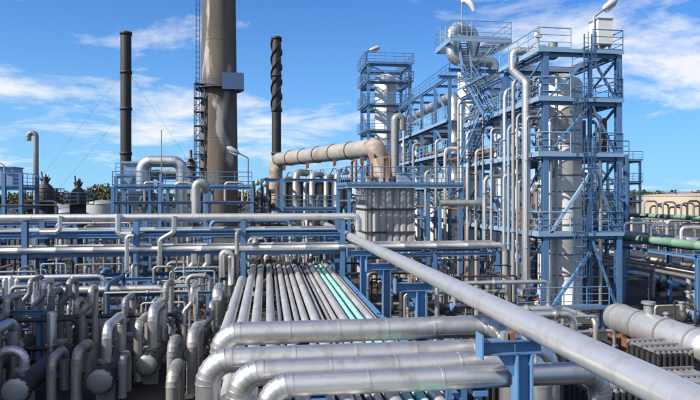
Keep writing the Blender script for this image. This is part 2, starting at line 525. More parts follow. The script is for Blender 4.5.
def run_pipe(name, label, pts, r, mat='cladding', bend=None, seg=10, group=None, cat='pipe', flanges=(), seam=None):
    """one plain line as one mesh, with raised flange rings at fractions of its length"""
    b = MB()
    bend = bend if bend is not None else r * 3
    pp = fillet(pts, bend, 4)
    if seam:
        out, rs = [], []
        for i, (a, c) in enumerate(zip(pp, pp[1:])):
            L = (c - a).length; n = max(1, int(L / seam)) if L > seam else 1
            d = (c - a).normalized()
            for k in range(n):
                p = a.lerp(c, k / n)
                out.append(p); rs.append(r)
                if n > 1:
                    out += [p + d * 0.01, p + d * 0.07, p + d * 0.08]; rs += [r * 1.035, r * 1.035, r]
        out.append(pp[-1]); rs.append(r)
        b.tube(out, rs, seg)
    else: b.tube(pp, r, seg)
    tot = sum((c - a).length for a, c in zip(pp, pp[1:]))
    for f in flanges:
        s = f * tot
        for a, c in zip(pp, pp[1:]):
            L = (c - a).length
            if s <= L:
                b.ring(a.lerp(c, s / L), c - a, r, r * 0.45 + 0.02, 0.09, seg); break
            s -= L
    return b.build(name, mat, None, label, cat, group)

# ================================================================== SETTING
g = MB(); g.add([(-3000, -400, 0), (3000, -400, 0), (3000, 5000, 0), (-3000, 5000, 0)], [(0, 1, 2, 3)])
g.build('ground', 'ground', kind='structure', base=(0, 0, 0))

# ================================================================== CENTRAL PIPE RACK
RACK_TOP = 1.95                      # top of the cross beams that carry the rack pipes
rk = thing('pipe_rack', (1.6, 26, 0), 'low blue steel rack carrying the fan of parallel pipes away from the camera', 'pipe rack')
for y in (8, 14, 20, 26, 32, 37, 43, 48):
    MB().ibeam((-2.0, y, RACK_TOP - 0.13), (4.95, y, RACK_TOP - 0.13), 0.2, 0.26, 0.03).build('cross_beam', 'blue_paint', rk)
    for x in (-1.95, 1.7):
        MB().ibeam((x, y, 0), (x, y, RACK_TOP - 0.27), 0.22, 0.22, 0.03, side=(1, 0, 0)).build('leg', 'blue_paint', rk)
for a, b in ((6, 12.1), (12.5, 20.6), (21.0, 26.8), (27.2, 33.4), (33.8, 39.7), (40.3, 50)):
    MB().ibeam((5.1, a, RACK_TOP + 0.02), (5.1, b, RACK_TOP + 0.02), 0.2, 0.3, 0.03).build('edge_beam', 'blue_paint', rk)
ORD = ['first', 'second', 'third', 'fourth', 'fifth', 'sixth', 'seventh', 'eighth', 'ninth', 'tenth', 'eleventh', 'twelfth', 'thirteenth', 'fourteenth', 'fifteenth', 'sixteenth', 'seventeenth', 'eighteenth', 'nineteenth']
for tens, teny in (('twenty', 'twentieth'), ('thirty', 'thirtieth'), ('forty', 'fortieth'), ('fifty', 'fiftieth'), ('sixty', 'sixtieth')):
    ORD += [teny] + [tens + '-' + w for w in ORD[:9]]
RACK = [  # x, diameter, material, near end Y
    (-1.00, 0.46, 'rack_clad', None), (-0.45, 0.42, 'rack_clad', None), (0.15, 0.38, 'rack_clad', None),
    (0.55, 0.19, 'cladding_dull', 4), (0.89, 0.34, 'rack_clad', 4), (1.27, 0.24, 'rack_clad', 4), (1.62, 0.30, 'rack_clad', 4),
    (2.05, 0.38, 'rack_clad', 4), (2.40, 0.18, 'rack_clad', 4), (2.70, 0.14, 'cladding_dull', 4), (2.92, 0.22, 'rack_clad', 4), (3.28, 0.36, 'rack_clad', 4),
    (3.68, 0.26, 'cyan_pipe', 4), (4.06, 0.26, 'cyan_pipe', 4), (4.45, 0.30, 'rack_clad', 4), (4.76, 0.13, 'bare_pipe', 4)]
words = {'rack_clad': 'silver clad', 'cladding_dull': 'thin grey', 'bare_pipe': 'weathered grey', 'blue_light': 'pale blue', 'beige_pipe': 'beige', 'cyan_pipe': 'mint green'}
CONNECT = {0: None, 1: None, 2: None}
for i, (x, d, m, y0) in enumerate(RACK):
    z = RACK_TOP + 0.06 + d / 2
    yn = {0: 15.6, 1: 14.4, 2: 13.4}.get(i, 4)
    yf = 47.5 + (i * 37 % 5) * 0.3
    lab = '%s pipe lying %s from the left in the central rack' % (words[m], ORD[i + 1])
    t = thing('rack_pipe', (x, yn, RACK_TOP), lab, 'pipe', 'pipes lying side by side in the central rack')
    b = MB()
    pts = [Vector((x, yn, z)), Vector((x, yf, z)), Vector((x, yf, 0.2))]
    pp = fillet(pts, d * 1.5, 5)
    out, rs = [], []
    n = int((pp[1].y - yn) / 4.2)
    r = d / 2
    for k in range(n):
        p = pp[0].lerp(pp[1], k / n)
        out += [p, p + Vector((0, .01, 0)), p + Vector((0, .06, 0)), p + Vector((0, .07, 0))]
        rs += [r, r + .004, r + .004, r]
    out += pp[1:]; rs += [r] * len(pp[1:])
    b.tube(out, rs, 20).build('pipe_run', m, t)
    for y in (14, 20, 26, 32, 37, 43):
        if y > yn: MB().box(x - min(.07, d * .3), x + min(.07, d * .3), y - .16, y + .16, RACK_TOP + .002, z - r * .9).build('pipe_shoe', 'galvanised', t)

# leftmost pale blue line with its cap at the foot of the bridge column
t = thing('rack_pipe', (-1.6, 18, RACK_TOP), 'wide silver pipe lying first from the left in the central rack', 'pipe', 'pipes lying side by side in the central rack')
MB().tube([(-1.58, 18.2, 2.22), (-1.58, 37.9, 2.22), (-1.58, 38.5, 2.22)], [0.24, 0.24, 0.24], 24).build('pipe_run', 'rack_clad', t)
MB().lathe((-1.58, 38.5, 2.22), [(0.24, 0), (0.21, 0.1), (0.12, 0.17), (0.02, 0.2)], 20, 'y').build('end_cap', 'rack_clad', t)
for y in (20, 26, 32, 37): MB().box(-1.65, -1.51, y - .16, y + .16, RACK_TOP + .002, 1.97).build('pipe_shoe', 'galvanised', t)

# ------------------------------------------------------------------ the four big crossover lines
ZL = 3.5
p1 = clad_pipe('crossover_pipe', 'farthest of the four thick silver crossover pipes, bending forward behind the blue bracket',
    [(-1.3, 18.1, 2.3), (-1.3, 17.7, 2.3), (-1.3, 17.7, ZL), (6.9, 17.7, ZL), (6.9, 16.3, ZL), (6.9, 16.3, 0.2)][1:], 0.33, 0.5, sec=1.55, group='thick crossover pipes')
p2 = clad_pipe('crossover_pipe', 'second farthest thick silver crossover pipe, with the leftmost mitred elbow',
    [(-1.42, 14.9, 0.3), (-1.42, 14.9, ZL), (7.3, 14.9, ZL), (7.3, 14.9, 0.2)], 0.30, 0.55, sec=1.65, group='thick crossover pipes')
p3 = clad_pipe('crossover_pipe', 'third thick silver crossover pipe, between two others and partly hidden by the nearest',
    [(-0.63, 13.75, 0.3), (-0.63, 13.75, ZL), (6.55, 13.75, ZL), (6.55, 13.75, 0.2)], 0.28, 0.52, sec=1.5, group='thick crossover pipes')
p4 = clad_pipe('crossover_pipe', 'nearest thick silver crossover pipe, lowest in the picture',
    [(0.02, 12.75, 0.3), (0.02, 12.75, ZL), (7.5, 12.75, ZL), (7.5, 12.75, 0.2)], 0.245, 0.48, sec=1.7, group='thick crossover pipes')
# inspection covers on two jackets
for par, (x, y, r) in ((p3, (2.4, 13.75, .28)), (p4, (3.9, 12.75, .245))):
    MB().box(x - .45, x + .45, y - r * .62, y - r * .2, ZL + r * .76, ZL + r + .012).build('cover_plate', 'cladding_old', par) if False else None
# saddle stands that carry the crossover lines
for i, (x, y, r, nm) in enumerate(((1.08, 17.7, .33, 'farthest'), (4.62, 17.7, .33, 'farthest'), (1.08, 14.9, .3, 'second'), (4.62, 14.9, .3, 'second'),
                    (1.08, 13.75, .28, 'third'), (4.62, 13.75, .28, 'third'), (1.08, 12.75, .245, 'nearest'), (4.62, 12.75, .245, 'nearest'))):
    b = MB(); b.ibeam((x, y, 0), (x, y, ZL - r - .12), .14, .14, .02, side=(1, 0, 0)); b.box(x - .16, x + .16, y - .2, y + .2, ZL - r - .12, ZL - r - .013)
    b.build('pipe_stand', 'blue_paint', None, 'blue post under the %s crossover pipe, %s' % (nm, 'left of the pair' if x < 2 else 'right of the pair'), 'pipe stand', 'posts under the crossover pipes')

# ------------------------------------------------------------------ long overhead pipe on brackets
XO, ZO, RO = 5.55, 4.76, 0.27
t = thing('overhead_pipe', (XO, 2, ZO - RO), 'long smooth white silver pipe running diagonally over everything into the lower right corner', 'pipe')
MB().tube([(XO, 2.0, ZO), (XO, 63, ZO), (XO, 63, ZO)][:2], RO, 36).build('pipe_run', 'white_clad', t)
for y in (6.4, 15.9, 29, 41.5): MB().ring((XO, y, ZO), (0, 1, 0), RO, 0.004, 0.03, 36).build('weld_seam', 'white_clad', t)
for i, y in enumerate((12.25, 20.8, 27.0, 33.6, 47.0, 54.0, 60.5)):
    t = thing('pipe_bracket', (5.4, y, 0), ['blue steel bracket post nearest the camera, arm reaching left under the overhead pipe', 'blue bracket post second from the camera under the overhead pipe',
        'blue bracket post third from the camera, at the edge of the pipe rack', 'blue bracket post fourth from the camera under the overhead pipe', 'blue bracket post just beyond the pipe bridge under the overhead pipe',
        'blue bracket post second beyond the pipe bridge under the overhead pipe', 'last and farthest blue bracket post under the overhead pipe'][i], 'pipe bracket', 'brackets under the overhead pipe')
    w = 0.36
    MB().ibeam((5.42, y, 0), (5.42, y, 4.12), w, w, 0.035, side=(0, 1, 0)).build('column', 'blue_paint', t)
    MB().box(5.1, 5.75, y - .3, y + .3, 0, 0.04).build('base_plate', 'blue_paint', t)
    MB().ibeam((4.5, y, 4.28), (5.85, y, 4.28), 0.26, 0.3, 0.03).build('arm', 'blue_paint', t)
    MB().box(4.46, 4.497, y - .2, y + .2, 4.06, 4.58).build('end_plate', 'blue_paint', t)
    MB().prism([(5.24, y - .015, 4.13), (4.85, y - .015, 4.13), (5.24, y - .015, 3.62)], (0, 0.03, 0)).build('gusset', 'blue_paint', t)
    MB().box(5.47, 5.63, y - .12, y + .12, 4.43, ZO - RO + .012).build('pipe_shoe', 'galvanised', t)
    for k, dx in enumerate((0.0, 0.16)):
        b = MB(); b.box(5.02 + dx - .05, 5.02 + dx + .05, y - .09, y + .09, 4.432, 4.60); b.build('clamp_block', 'rust' if k else 'galvanised', t)
    if i == 0:
        MB().ibeam((4.2, y + .9, 2.55), (5.3, y + .05, 2.55), 0.2, 0.22, 0.025).build('brace', 'blue_paint', t)
        for k in range(4): MB().cyl((5.2, y - .145 + .0, 4.2 + .05 * k), (5.2, y - .16, 4.2 + .05 * k), .014, 6).build('bolt', 'galvanised', t)
# ------------------------------------------------------------------ valves at the far end of the rack
def valve(x, y, z, r, label, group, mat='dark_steel', h=0.7):
    t = thing('valve', (x, y, z), label, 'valve', group)
    b = MB(); b.lathe((x, y, z + r), [(r * 1.7, -r * 2.2), (r * 1.7, -r * 1.9), (r, -r * 1.8), (r * 1.5, 0), (r, r * 1.8), (r * 1.7, r * 1.9), (r * 1.7, r * 2.2)], 12, 'y'); b.build('body', mat, t)
    MB().cyl((x, y, z + 2 * r), (x, y, z + r + h), r * .35, 8).build('stem', 'galvanised', t)
    w = MB(); n = 14; rr = r * 1.9
    w.tube([(x + rr * math.cos(6.2832 * k / n), y + rr * math.sin(6.2832 * k / n), z + r + h) for k in range(n + 1)], r * .16, 5)
    for k in range(4): w.cyl((x, y, z + r + h), (x + rr * math.cos(k * 1.5708), y + rr * math.sin(k * 1.5708), z + r + h), r * .12, 4)
    w.build('handwheel', 'blue_paint' if mat != 'rust' else 'rust', t)
    return t
nv = 0
for i, (x, d, m, y0) in enumerate(RACK):
    if i % 2 == 0 or d > .3:
        nv += 1
        valve(x, 45.4 + (i % 3) * .5, RACK_TOP + .05 + d * 0.92, max(.09, d * .38), 'dark handwheel valve at the far end of the rack, %s from the left' % ORD[nv - 1], 'valves at the far end of the rack', h=.55 + .2 * (i % 3))

# ------------------------------------------------------------------ tangles of plain pipework
WORD = {'cladding': 'silver', 'cladding_old': 'weathered', 'cladding_dull': 'dull grey', 'bare_pipe': 'brownish', 'blue_light': 'pale blue', 'blue_paint': 'blue', 'galvanised': 'galvanised', 'dark_steel': 'blackish', 'rust': 'rusty', 'white_clad': 'white', 'green_pipe': 'green', 'beige_pipe': 'beige', 'blue_dark': 'dark blue'}
def tangle(where, n, x0, x1, y0, y1, z0, z1, seed, rs=(.06, .22), mats=('cladding_dull', 'cladding_old', 'galvanised', 'cladding', 'bare_pipe', 'dark_steel', 'blue_light'), span=(1.5, 7), floor=0.0):
    rnd = random.Random(seed); items = []
    for i in range(n):
        x = x0 + (x1 - x0) * (i + rnd.random()) / n
        y = rnd.uniform(y0, y1); z = rnd.uniform(z0, z1); r = rnd.uniform(*rs) * rnd.choice((.7, 1, 1))
        L = rnd.uniform(*span); k = rnd.random()
        if k < .45:
            xb = x + L if x + L < x1 else x - L
            pts = [(x, y, floor), (x, y, z), (xb, y, z), (xb, y, floor)]; form = 'arch'
        elif k < .7:
            yb = y + L * .7 if y + L * .7 < y1 else y - L * .7
            pts = [(x, y, floor), (x, y, z), (x, yb, z), (x, yb, floor)]; form = 'hoop'
        elif k < .85:
            pts = [(x, y, floor), (x, y, z)]; form = 'upright'
        else:
            xb = x + L * .4; zb = floor + (z - floor) * rnd.uniform(.4, .7)
            if xb > x1: xb = x - L * .4
            pts = [(x, y, floor), (x, y, z), (xb, y, z), (xb, y, zb), (xb, y + 1.0, zb), (xb, y + 1.0, floor)]; form = 'stepped'
        items.append((x, pts, r, rnd.choice(mats), form))
    items.sort(key=lambda e: e[0])
    for i, (x, pts, r, m, form) in enumerate(items):
        run_pipe(form + '_pipe', '%s %s pipe, %s from left in tangle %s' % (WORD[m], form, ORD[i], where), pts, r, m, r * 2.5, 9, 'pipe tangle ' + where, flanges=(.12, .5, .85))
# ================================================================== MAIN TOWER (right of centre)
TX0, TXm, TX1 = 17.46, 20.5, 22.45
TL = [4.9, 9.95, 13.45, 16.55]
tw = frame_struct('tower_frame', 'tall blue steel frame tower around the pale column right of centre', 'steel tower',
                  [TX0, TX1], [36, 42], TL, top=16.6, cw=0.36, bw=0.34)
HOLE = (18.45, 21.55, 37.45, 40.55)
for z in TL:
    deck(tw, TX0 - .5, TX1 + .25, 35.75, 42.3, z + .17, HOLE)
for y in (36, 42):
    MB().ibeam((TXm, y, 0), (TXm, y, 16.5), .2, .2, .03, side=(1, 0, 0)).build('post', 'blue_dark', tw)
for i, z in enumerate(TL):
    zt = z + .23
    h = 1.35
    rail(tw, [(TX0 - .5, 42.2, zt), (TX0 - .5, 35.8, zt), (TXm - 1.4, 35.8, zt)], h, 'blue_light')  # paler blue gives the left rails a sunlit look
    rail(tw, [(TXm + .1, 35.8, zt), (TX1 + .2, 35.8, zt), (TX1 + .2, 42.2, zt)], h)
    MB().box(TX0 - .56, TX0 - .5, 35.7, 42.3, z + .05, z + .27).build('edge_channel', 'blue_light', tw)  # sunlit deck edge put into a paler blue
    MB().box(TX0 - .497, TX1 + .25, 35.7, 35.747, z + .05, z + .27).build('edge_channel', 'blue_light', tw)  # front edge coloured paler too, as if sunlit
# braces of the front face and the left face
zz = [0.1] + TL
for a, b in zip(zz, zz[1:]):
    if a > 8:
        brace(tw, (TX0 + .15, 35.9, a + .2), (TXm - .1, 35.9, b - .2)); brace(tw, (TXm + .1, 35.9, b - .2), (TX1 - .15, 35.9, a + .2))
    else:
        brace(tw, (TX0 + .3, 35.9, a + .2), (TXm + .0, 35.9, b - 1.0), .22, 'blue_light' if a > 4 else 'blue_paint'); brace(tw, (TXm + .1, 35.9, b - .2), (TX1 - .15, 35.9, a + .2))
    brace(tw, (TX0, 36.2, a + .2), (TX0, 41.8, b - .2)); brace(tw, (TX0, 36.2, b - .25), (TX0, 41.8, a + .25), .12)
    brace(tw, (TX1, 36.2, b - .2), (TX1, 41.8, a + .2))
for a, b, xx in zip([0.0] + TL[:-1], TL, (19.5, 20.15, 19.5, 20.15)):
    ladder(tw, xx, 35.6, a + .25, b + 1.2, 'blue_dark')
# the column inside
def column_vessel(name, label, x, y, r, z0, z1, skirt=1.4, bands=(), seg=32, mat='vessel', group=None, flare=1.15):
    t = thing(name, (x, y, 0), label, 'column', group)
    MB().lathe((x, y, 0), [(r * flare, z0), (r * flare, z0 + .12), (r * 1.02, z0 + .14), (r * .99, z0 + skirt)], seg).build('skirt', mat, t)
    prof = [(r, z0 + skirt), (r, z1)]
    prof += [(r * math.cos(a), z1 + r * .55 * math.sin(a)) for a in [i * math.pi / 2 / 6 for i in range(1, 6)]] + [(.05, z1 + r * .55)]
    MB().lathe((x, y, 0), prof, seg).build('shell', mat, t)
    for z in bands:
        MB().lathe((x, y, z), [(r + .002, -.05), (r + .035, -.045), (r + .035, .045), (r + .002, .05)], seg).build('band', 'cladding_dull', t)
    return t
v1 = column_vessel('distillation_vessel', 'wide pale clad column with dark hoops inside the main blue tower', 20.0, 39.0, 1.45, 0, 15.1, 1.9,
                   [2.2, 3.6, 5.6, 6.7, 7.8, 8.9, 11.0, 11.9, 12.8, 13.9, 14.5])
for z, a in ((8.3, 2.6), (11.5, 3.4), (6.2, 3.6), (12.4, 4.4)):
    b = MB(); d = Vector((math.cos(a), math.sin(a), 0)); c = Vector((20.0, 39, z))
    b.cyl(c + d * 1.35, c + d * 1.75, .2, 12); b.ring(c + d * 1.75, d, .2, .1, .1, 12); b.build('nozzle', 'cladding_old', v1)
v2 = column_vessel('reflux_drum', 'narrow pale column behind the wide one in the main tower', 18.0, 41.0, .42, 0, 12.2, 1.0, [3, 6, 8.6, 11], 20)
# top of the tower: cabinet, lamp, domed lid, motor
t = thing('cabinet', (21.65, 37.2, TL[-1] + .23), 'white box cabinet on legs at the right end of the tower roof', 'cabinet')
zb = TL[-1] + .23
MB().box(21.45, 22.45, 36.6, 37.7, zb + .65, zb + 2.3).build('housing', 'white_paint', t)
MB().box(21.4, 22.5, 36.55, 37.75, zb + 2.303, zb + 2.36).build('lid', 'galvanised', t)
for x in (21.55, 22.35):
    for y in (36.7, 37.6): MB().bar((x, y, zb), (x, y, zb + .65), .1).build('leg', 'galvanised', t)
MB().cyl((21.95, 37.15, zb), (21.95, 37.15, zb + .65), .22, 12).build('hopper_pipe', 'cladding_dull', t)
def lamp(x, y, z, h, label, reach=(0.9, 0, .45), group='plant floodlights', big=1.0, mat='galvanised', cat='lamp'):
    t = thing('flood_lamp', (x, y, z), label, cat, group)
    r = Vector(reach)
    MB().tube([(x, y, z), (x, y, z + h), Vector((x, y, z + h)) + r * .7], .045 * big, 6, bend=.25).build('pole', mat, t)
    e = Vector((x, y, z + h)) + r * .5; d = r.normalized()
    b = MB(); b.tube([e, e + d * .12 * big, e + d * .55 * big, e + d * .75 * big], [.06 * big, .13 * big, .16 * big, .07 * big], 8); b.build('lamp_head', 'lamp_head', t)
    MB().tube([e + d * .15 * big - Vector((0, 0, .15 * big)), e + d * .6 * big - Vector((0, 0, .165 * big))], .07 * big, 6).build('lens', 'white_paint', t)
    return t
lamp(21.3, 36.9, zb, 2.5, 'grey floodlight on a bent pole above the tower roof cabinet', (1.3, 0, 1.0), big=1.7)
lamp(ax(601, 49), 49, 10.9, 3.2, 'grey floodlight behind the right side of the tower, above the lower frame', (-1.0, 0, .6), big=1.5)
t = thing('pump_motor', (18.6, 38.5, zb), 'small grey motor and gearbox lying on the left of the tower roof', 'motor')
MB().lathe((17.7, 38.4, zb + .55), [(.25, 0), (.38, .05), (.38, .9), (.28, .95), (.28, 1.3), (.15, 1.35), (.15, 1.8)], 14, 'x').build('motor_body', 'galvanised', t)
MB().box(17.7, 19.4, 38.1, 38.7, zb, zb + .17).build('base_frame', 'dark_steel', t)
MB().cyl((19.2, 38.4, zb + .17), (19.2, 38.4, zb + 1.1), .3, 12).build('gearbox', 'cladding_dull', t)
t = thing('junction_box', (17.25, 36.5, zb), 'small white box on a post at the front left corner of the tower roof', 'junction box')
MB().box(17.05, 17.45, 36.35, 36.65, zb + .9, zb + 1.45).build('housing', 'white_paint', t)
MB().cyl((17.25, 36.5, zb), (17.25, 36.5, zb + .9), .06, 6).build('post', 'galvanised', t)

# ------------------------------------------------------------------ the gooseneck line on the left face of the tower
clad_pipe('gooseneck_pipe', 'silver riser with a gooseneck top down the left face of the tower',
    [(18.3, 38.9, 17.35), (16.55, 38.9, 17.35), (16.55, 38.9, 16.0), (16.75, 37.2, 14.9), (16.75, 37.2, 1.0), (16.75, 38.2, 1.0)], .27, .38, sec=1.6, seg=18, gores=5)
for i, (dx, y, r, z1, m) in enumerate(((-.45, 38.4, .09, 13, 'galvanised'), (-.3, 39.4, .14, 15.6, 'cladding_dull'), (-.3, 40.2, .11, 12.5, 'blue_light'), (-.25, 41.0, .16, 15.2, 'cladding'), (-.5, 40.6, .08, 9, 'bare_pipe'), (-.6, 36.6, .08, 12.6, 'galvanised'))):
    run_pipe('riser_pipe', 'thin %s riser on the left face of the tower, %s behind the gooseneck' % ({'galvanised': 'galvanised', 'cladding_dull': 'dull grey', 'blue_light': 'pale blue', 'cladding': 'bright silver', 'bare_pipe': 'brownish'}[m], ['next', 'second', 'third', 'last', 'fourth', 'just'][i]),
        [(TX0 + dx - .35, y, 0), (TX0 + dx - .35, y, z1), (TX0 + dx + 1.2, y, z1)], r, m, r * 4, 8, 'thin risers on the tower', flanges=(.3, .7))
for i, (x, y, r, z1, m) in enumerate(((18.1, 36.6, .16, 12.5, 'cladding'), (18.7, 36.9, .1, 15.5, 'galvanised'), (18.5, 37.5, .2, 9.2, 'cladding_dull'), (22.0, 37.3, .12, 12.9, 'cladding'), (21.9, 38.5, .2, 9.0, 'cladding_dull'), (22.1, 40.5, .16, 13, 'galvanised'))):
    run_pipe('riser_pipe', '%s riser inside the main tower, %s the wide column' % (['thick silver', 'tall thin grey', 'short thick grey', 'thin silver', 'short dull', 'tall galvanised'][i], 'left of' if x < 20 else 'right of'),
        [(x, y, 0), (x, y, z1), (20.0 if x < 20 else 21.0, 39.0, z1)], r, m, r * 3, 8, 'risers inside the tower', flanges=(.25, .5, .8))

# ================================================================== MIDDLE FRAME running back from the tower
MY = [42.9, 47.5, 52.1]
mf = frame_struct('steel_structure', 'open blue steel frame between the main tower and the column with a windsock', 'steel frame', [TX0 + .05, 22.4], MY, [4.9, 7.4, 9.95, 13.45, 16.3], top=16.4, cw=.3, bw=.28)
for z in (4.9, 9.95, 13.45): 
    deck(mf, TX0 - .4, 22.4, 42.7, 50.6, z + .16); rail(mf, [(TX0 - .4, 50.5, z + .22), (TX0 - .4, 42.8, z + .22)], 1.25, 'blue_light'); MB().box(TX0 - .47, TX0 - .41, 42.7, 50.6, z + .04, z + .26).build('edge_channel', 'blue_light', mf)  # paler rail and edge colour stands in for sunlight
for a, b in ((0.2, 4.7), (5.1, 9.8), (10.2, 13.3), (13.7, 16.2)):
    brace(mf, (TX0 + .05, 43.1, a), (TX0 + .05, 47.3, b)); brace(mf, (TX0 + .05, 51.9, a), (TX0 + .05, 47.7, b))
stair(mf, (TX0 - 1.3, 43.4, 13.6), (TX0 - 1.3, 48.4, 17.6), .8, (1, 0, 0))
stair(mf, (TX0 - 1.3, 49.3, 10.1), (TX0 - 1.3, 44.4, 13.6), .8, (1, 0, 0))
MB().rail([(TX0 - 1.35, 50.4, 16.45), (TX0 - 1.35, 42.9, 16.45)], 1.25).build('handrail', 'blue_paint', mf)
deck(mf, TX0 - 1.4, TX0 + .4, 48.4, 50.6, 17.5)
deck(mf, TX0 - 1.4, TX0 - .3, 42.8, 48.2, 16.42)
for y in (43.5, 48.2, 50.2): brace(mf, (TX0 - 1.3, y, 16.4), (TX0, y, 15.0), .12)

# ------------------------------------------------------------------ second column with round top platform
wx, wy = 18.65, 53.6
wcol = column_vessel('slim_pressure_vessel', 'slim pale column under the square platform with the windsock', wx, wy, 1.12, 0, 19.0, 1.6, [3, 4.5, 6, 7.5, 9, 10.5, 12, 13.5, 15, 16.5, 18], 28)
pf = thing('top_platform', (wx, wy, 20.9), 'square railed blue platform at the top of the slim column', 'platform')
PX0, PX1, PY0, PY1 = wx - 2.75, wx + 2.75, wy - 3.0, wy + 1.8
deck(pf, PX0, PX1, PY0, PY1, 21.3, (wx - 2.75 + .1, wx + .95, wy - 2.4, wy + .9))
for x in (PX0, PX1): MB().box(x - .06, x + .06, PY0, PY1, 21.02, 21.29).build('edge_channel', 'blue_light', pf)
for y in (PY0, PY1): MB().box(PX0 + .065, PX1 - .065, y - .06, y + .06, 21.02, 21.29).build('edge_channel', 'blue_light', pf)
MB().rail([(PX0, PY1, 21.36), (PX0, PY0, 21.36), (PX1, PY0, 21.36), (PX1, PY1, 21.36), (PX0, PY1, 21.36)], 1.5, 1.6, .035).build('handrail', 'blue_light', pf)
for k in range(8):
    a = k * math.pi / 4
    MB().bar((wx + .9 * math.cos(a), wy + .9 * math.sin(a), 19.6), (wx + 2.3 * math.cos(a), wy - .5 + 2.0 * math.sin(a), 21.1), .14).build('strut', 'blue_paint', pf)
stair(pf, (TX0 - .6, 50.2, 17.6), (TX0 - .6, 51.6, 21.3), .8, (1, 0, 0))
clad_pipe('arch_pipe', 'fat silver vapour pipe looping over and under the windsock platform', [(wx + .2, wy - .3, 18.8), (wx + .2, wy - .3, 22.75), (wx - 2.1, wy - 1.2, 22.75), (wx - 2.1, wy - 1.2, 19.75), (wx + 1.9, wy - 1.2, 19.75), (wx + 1.9, wy - 1.2, 16)], .52, .72, 'cladding', 1.0, 20, None, 6)
for dy in (-1.7, 1.4): MB().ibeam((wx - 2.6, wy + dy, 18.75), (wx + 2.6, wy + dy, 18.75), .3, .3, .03).build('support_beam', 'blue_paint', pf)
t = thing('windsock', (wx - 1.4, wy - 1.9, 21.42), 'white windsock blowing on a thin mast above the platform', 'windsock')
MB().cyl((wx - 1.4, wy - 1.9, 21.42), (wx - 1.4, wy - 1.9, 25.0), .05, 6).build('mast', 'galvanised', t)
MB().tube([(wx - 1.4, wy - 1.9, 24.8), (wx - 1.15, wy - 2.1, 24.95), (wx - .7, wy - 2.3, 24.5), (wx - .45, wy - 2.4, 23.9)], [.22, .33, .26, .14], 10).build('sock', 'white_paint', t)

# ------------------------------------------------------------------ far frame section, X 17.5 .. 22, Y 56 .. 78
FY = [56, 61, 66.5, 72, 78]
ff = frame_struct('steel_structure', 'long open blue frame receding behind the slim column towards the far tower', 'steel frame', [TX0, 22.0], FY, [5, 8.2, 11.4, 14.6, 19.0], top=19.1, cw=.3, bw=.28)
for a, b in ((.2, 4.8), (5.2, 8.0), (8.4, 11.2), (11.6, 14.4), (14.8, 18.8)):
    for i in (0, 2): brace(ff, (TX0, FY[i] + .2, a), (TX0, FY[i + 1] - .2, b))
    brace(ff, (TX0, FY[3] + .2, b), (TX0, FY[4] - .2, a))
for z in (8.2, 11.4, 14.6):
    deck(ff, TX0 - .3, 21.9, 56, 78, z + .16); rail(ff, [(TX0 - .3, 78, z + .22), (TX0 - .3, 56, z + .22)], 1.3, 'blue_light'); MB().box(TX0 - .37, TX0 - .31, 56, 78, z + .04, z + .26).build('edge_channel', 'blue_light', ff)  # left rail and edge coloured paler to look sunlit
rail(ff, [(TX0, 78, 19.14), (TX0, 56, 19.14)], 1.2)
run_pipe('transfer_pipe', 'thick silver pipe running along the top of the far frame', [(18.2, 57, 9), (18.2, 57, 17.4), (18.2, 79, 17.4), (18.2, 79, 12)], .5, 'cladding', 1.0, 16, None, seam=1.5)
run_pipe('transfer_pipe', 'rusty red pipe along the middle level of the far frame', [(18.0, 56.5, 12.2), (18.0, 77, 12.2), (18.0, 77, 0)], .22, 'rust', .5, 10)
for i, (y, r, z0, z1) in enumerate(((58.6, .5, 0, 13.0), (63.5, .75, 0, 10.5), (69.5, .6, 0, 12.5), (75, .9, 0, 15.0))):
    column_vessel('pressure_vessel', 'pale small column standing in the %s bay of the far frame' % ORD[i], 19.6, y, r, z0, z1, 1.0, [z1 * .3, z1 * .6, z1 * .85], 16, group='columns in the far frame')

# ================================================================== FAR TOWER left of the frames
fx0, fx1, fy0, fy1 = 14.6, 20.8, 86, 92
ZF = [6.5, 9.8, 13.2, 16.8, 20.6, 24.0, 26.6]
ft = frame_struct('tower_frame', 'slender far blue tower behind the furnace, with close platforms', 'steel tower', [fx0, fx1], [fy0, fy1], ZF, top=26.7, cw=.4, bw=.4)
for z in ZF:
    deck(ft, fx0 - .6, fx1 + .4, fy0 - .6, fy1 + .4, z + .2, (15.9, 19.5, 87, 91)); rail(ft, [(fx0 - .6, fy1 + .4, z + .26), (fx0 - .6, fy0 - .6, z + .26), (fx1 + .4, fy0 - .6, z + .26), (fx1 + .4, fy1 + .4, z + .26)], 1.4, r=.05)
for k, (a, b) in enumerate(zip([.2] + ZF, ZF)):
    if k % 2: brace(ft, (fx0 + .2, fy0 - .1, a + .2), (fx1 - .2, fy0 - .1, b - .2), .2)
    else: brace(ft, (fx1 - .2, fy0 - .1, a + .2), (fx0 + .2, fy0 - .1, b - .2), .2)
    brace(ft, (fx0, fy0 + .2, a + .2), (fx0, fy1 - .2, b - .2), .2)
ladder(ft, 20.2, fy0 - .75, 0, 26)
column_vessel('distillation_vessel', 'pale column inside the slender far tower', 17.7, 89, 1.6, 0, 25.0, 2, [4, 8, 12, 16, 20], 24)
lamp(fx0 - .3, fy0 - .3, 26.9, 1.5, 'dark lamp on the top left corner of the far tower', (.8, 0, .3), big=2.2, mat='dark_steel')
run_pipe('vent_pipe', 'thick grey upright pipe in front of the far tower', [at(395, 190, 70) - Vector((0, 0, 8)), at(395, 117, 70), at(402, 117, 70), at(402, 130, 70)], .5, 'cladding_dull', .6, 14)

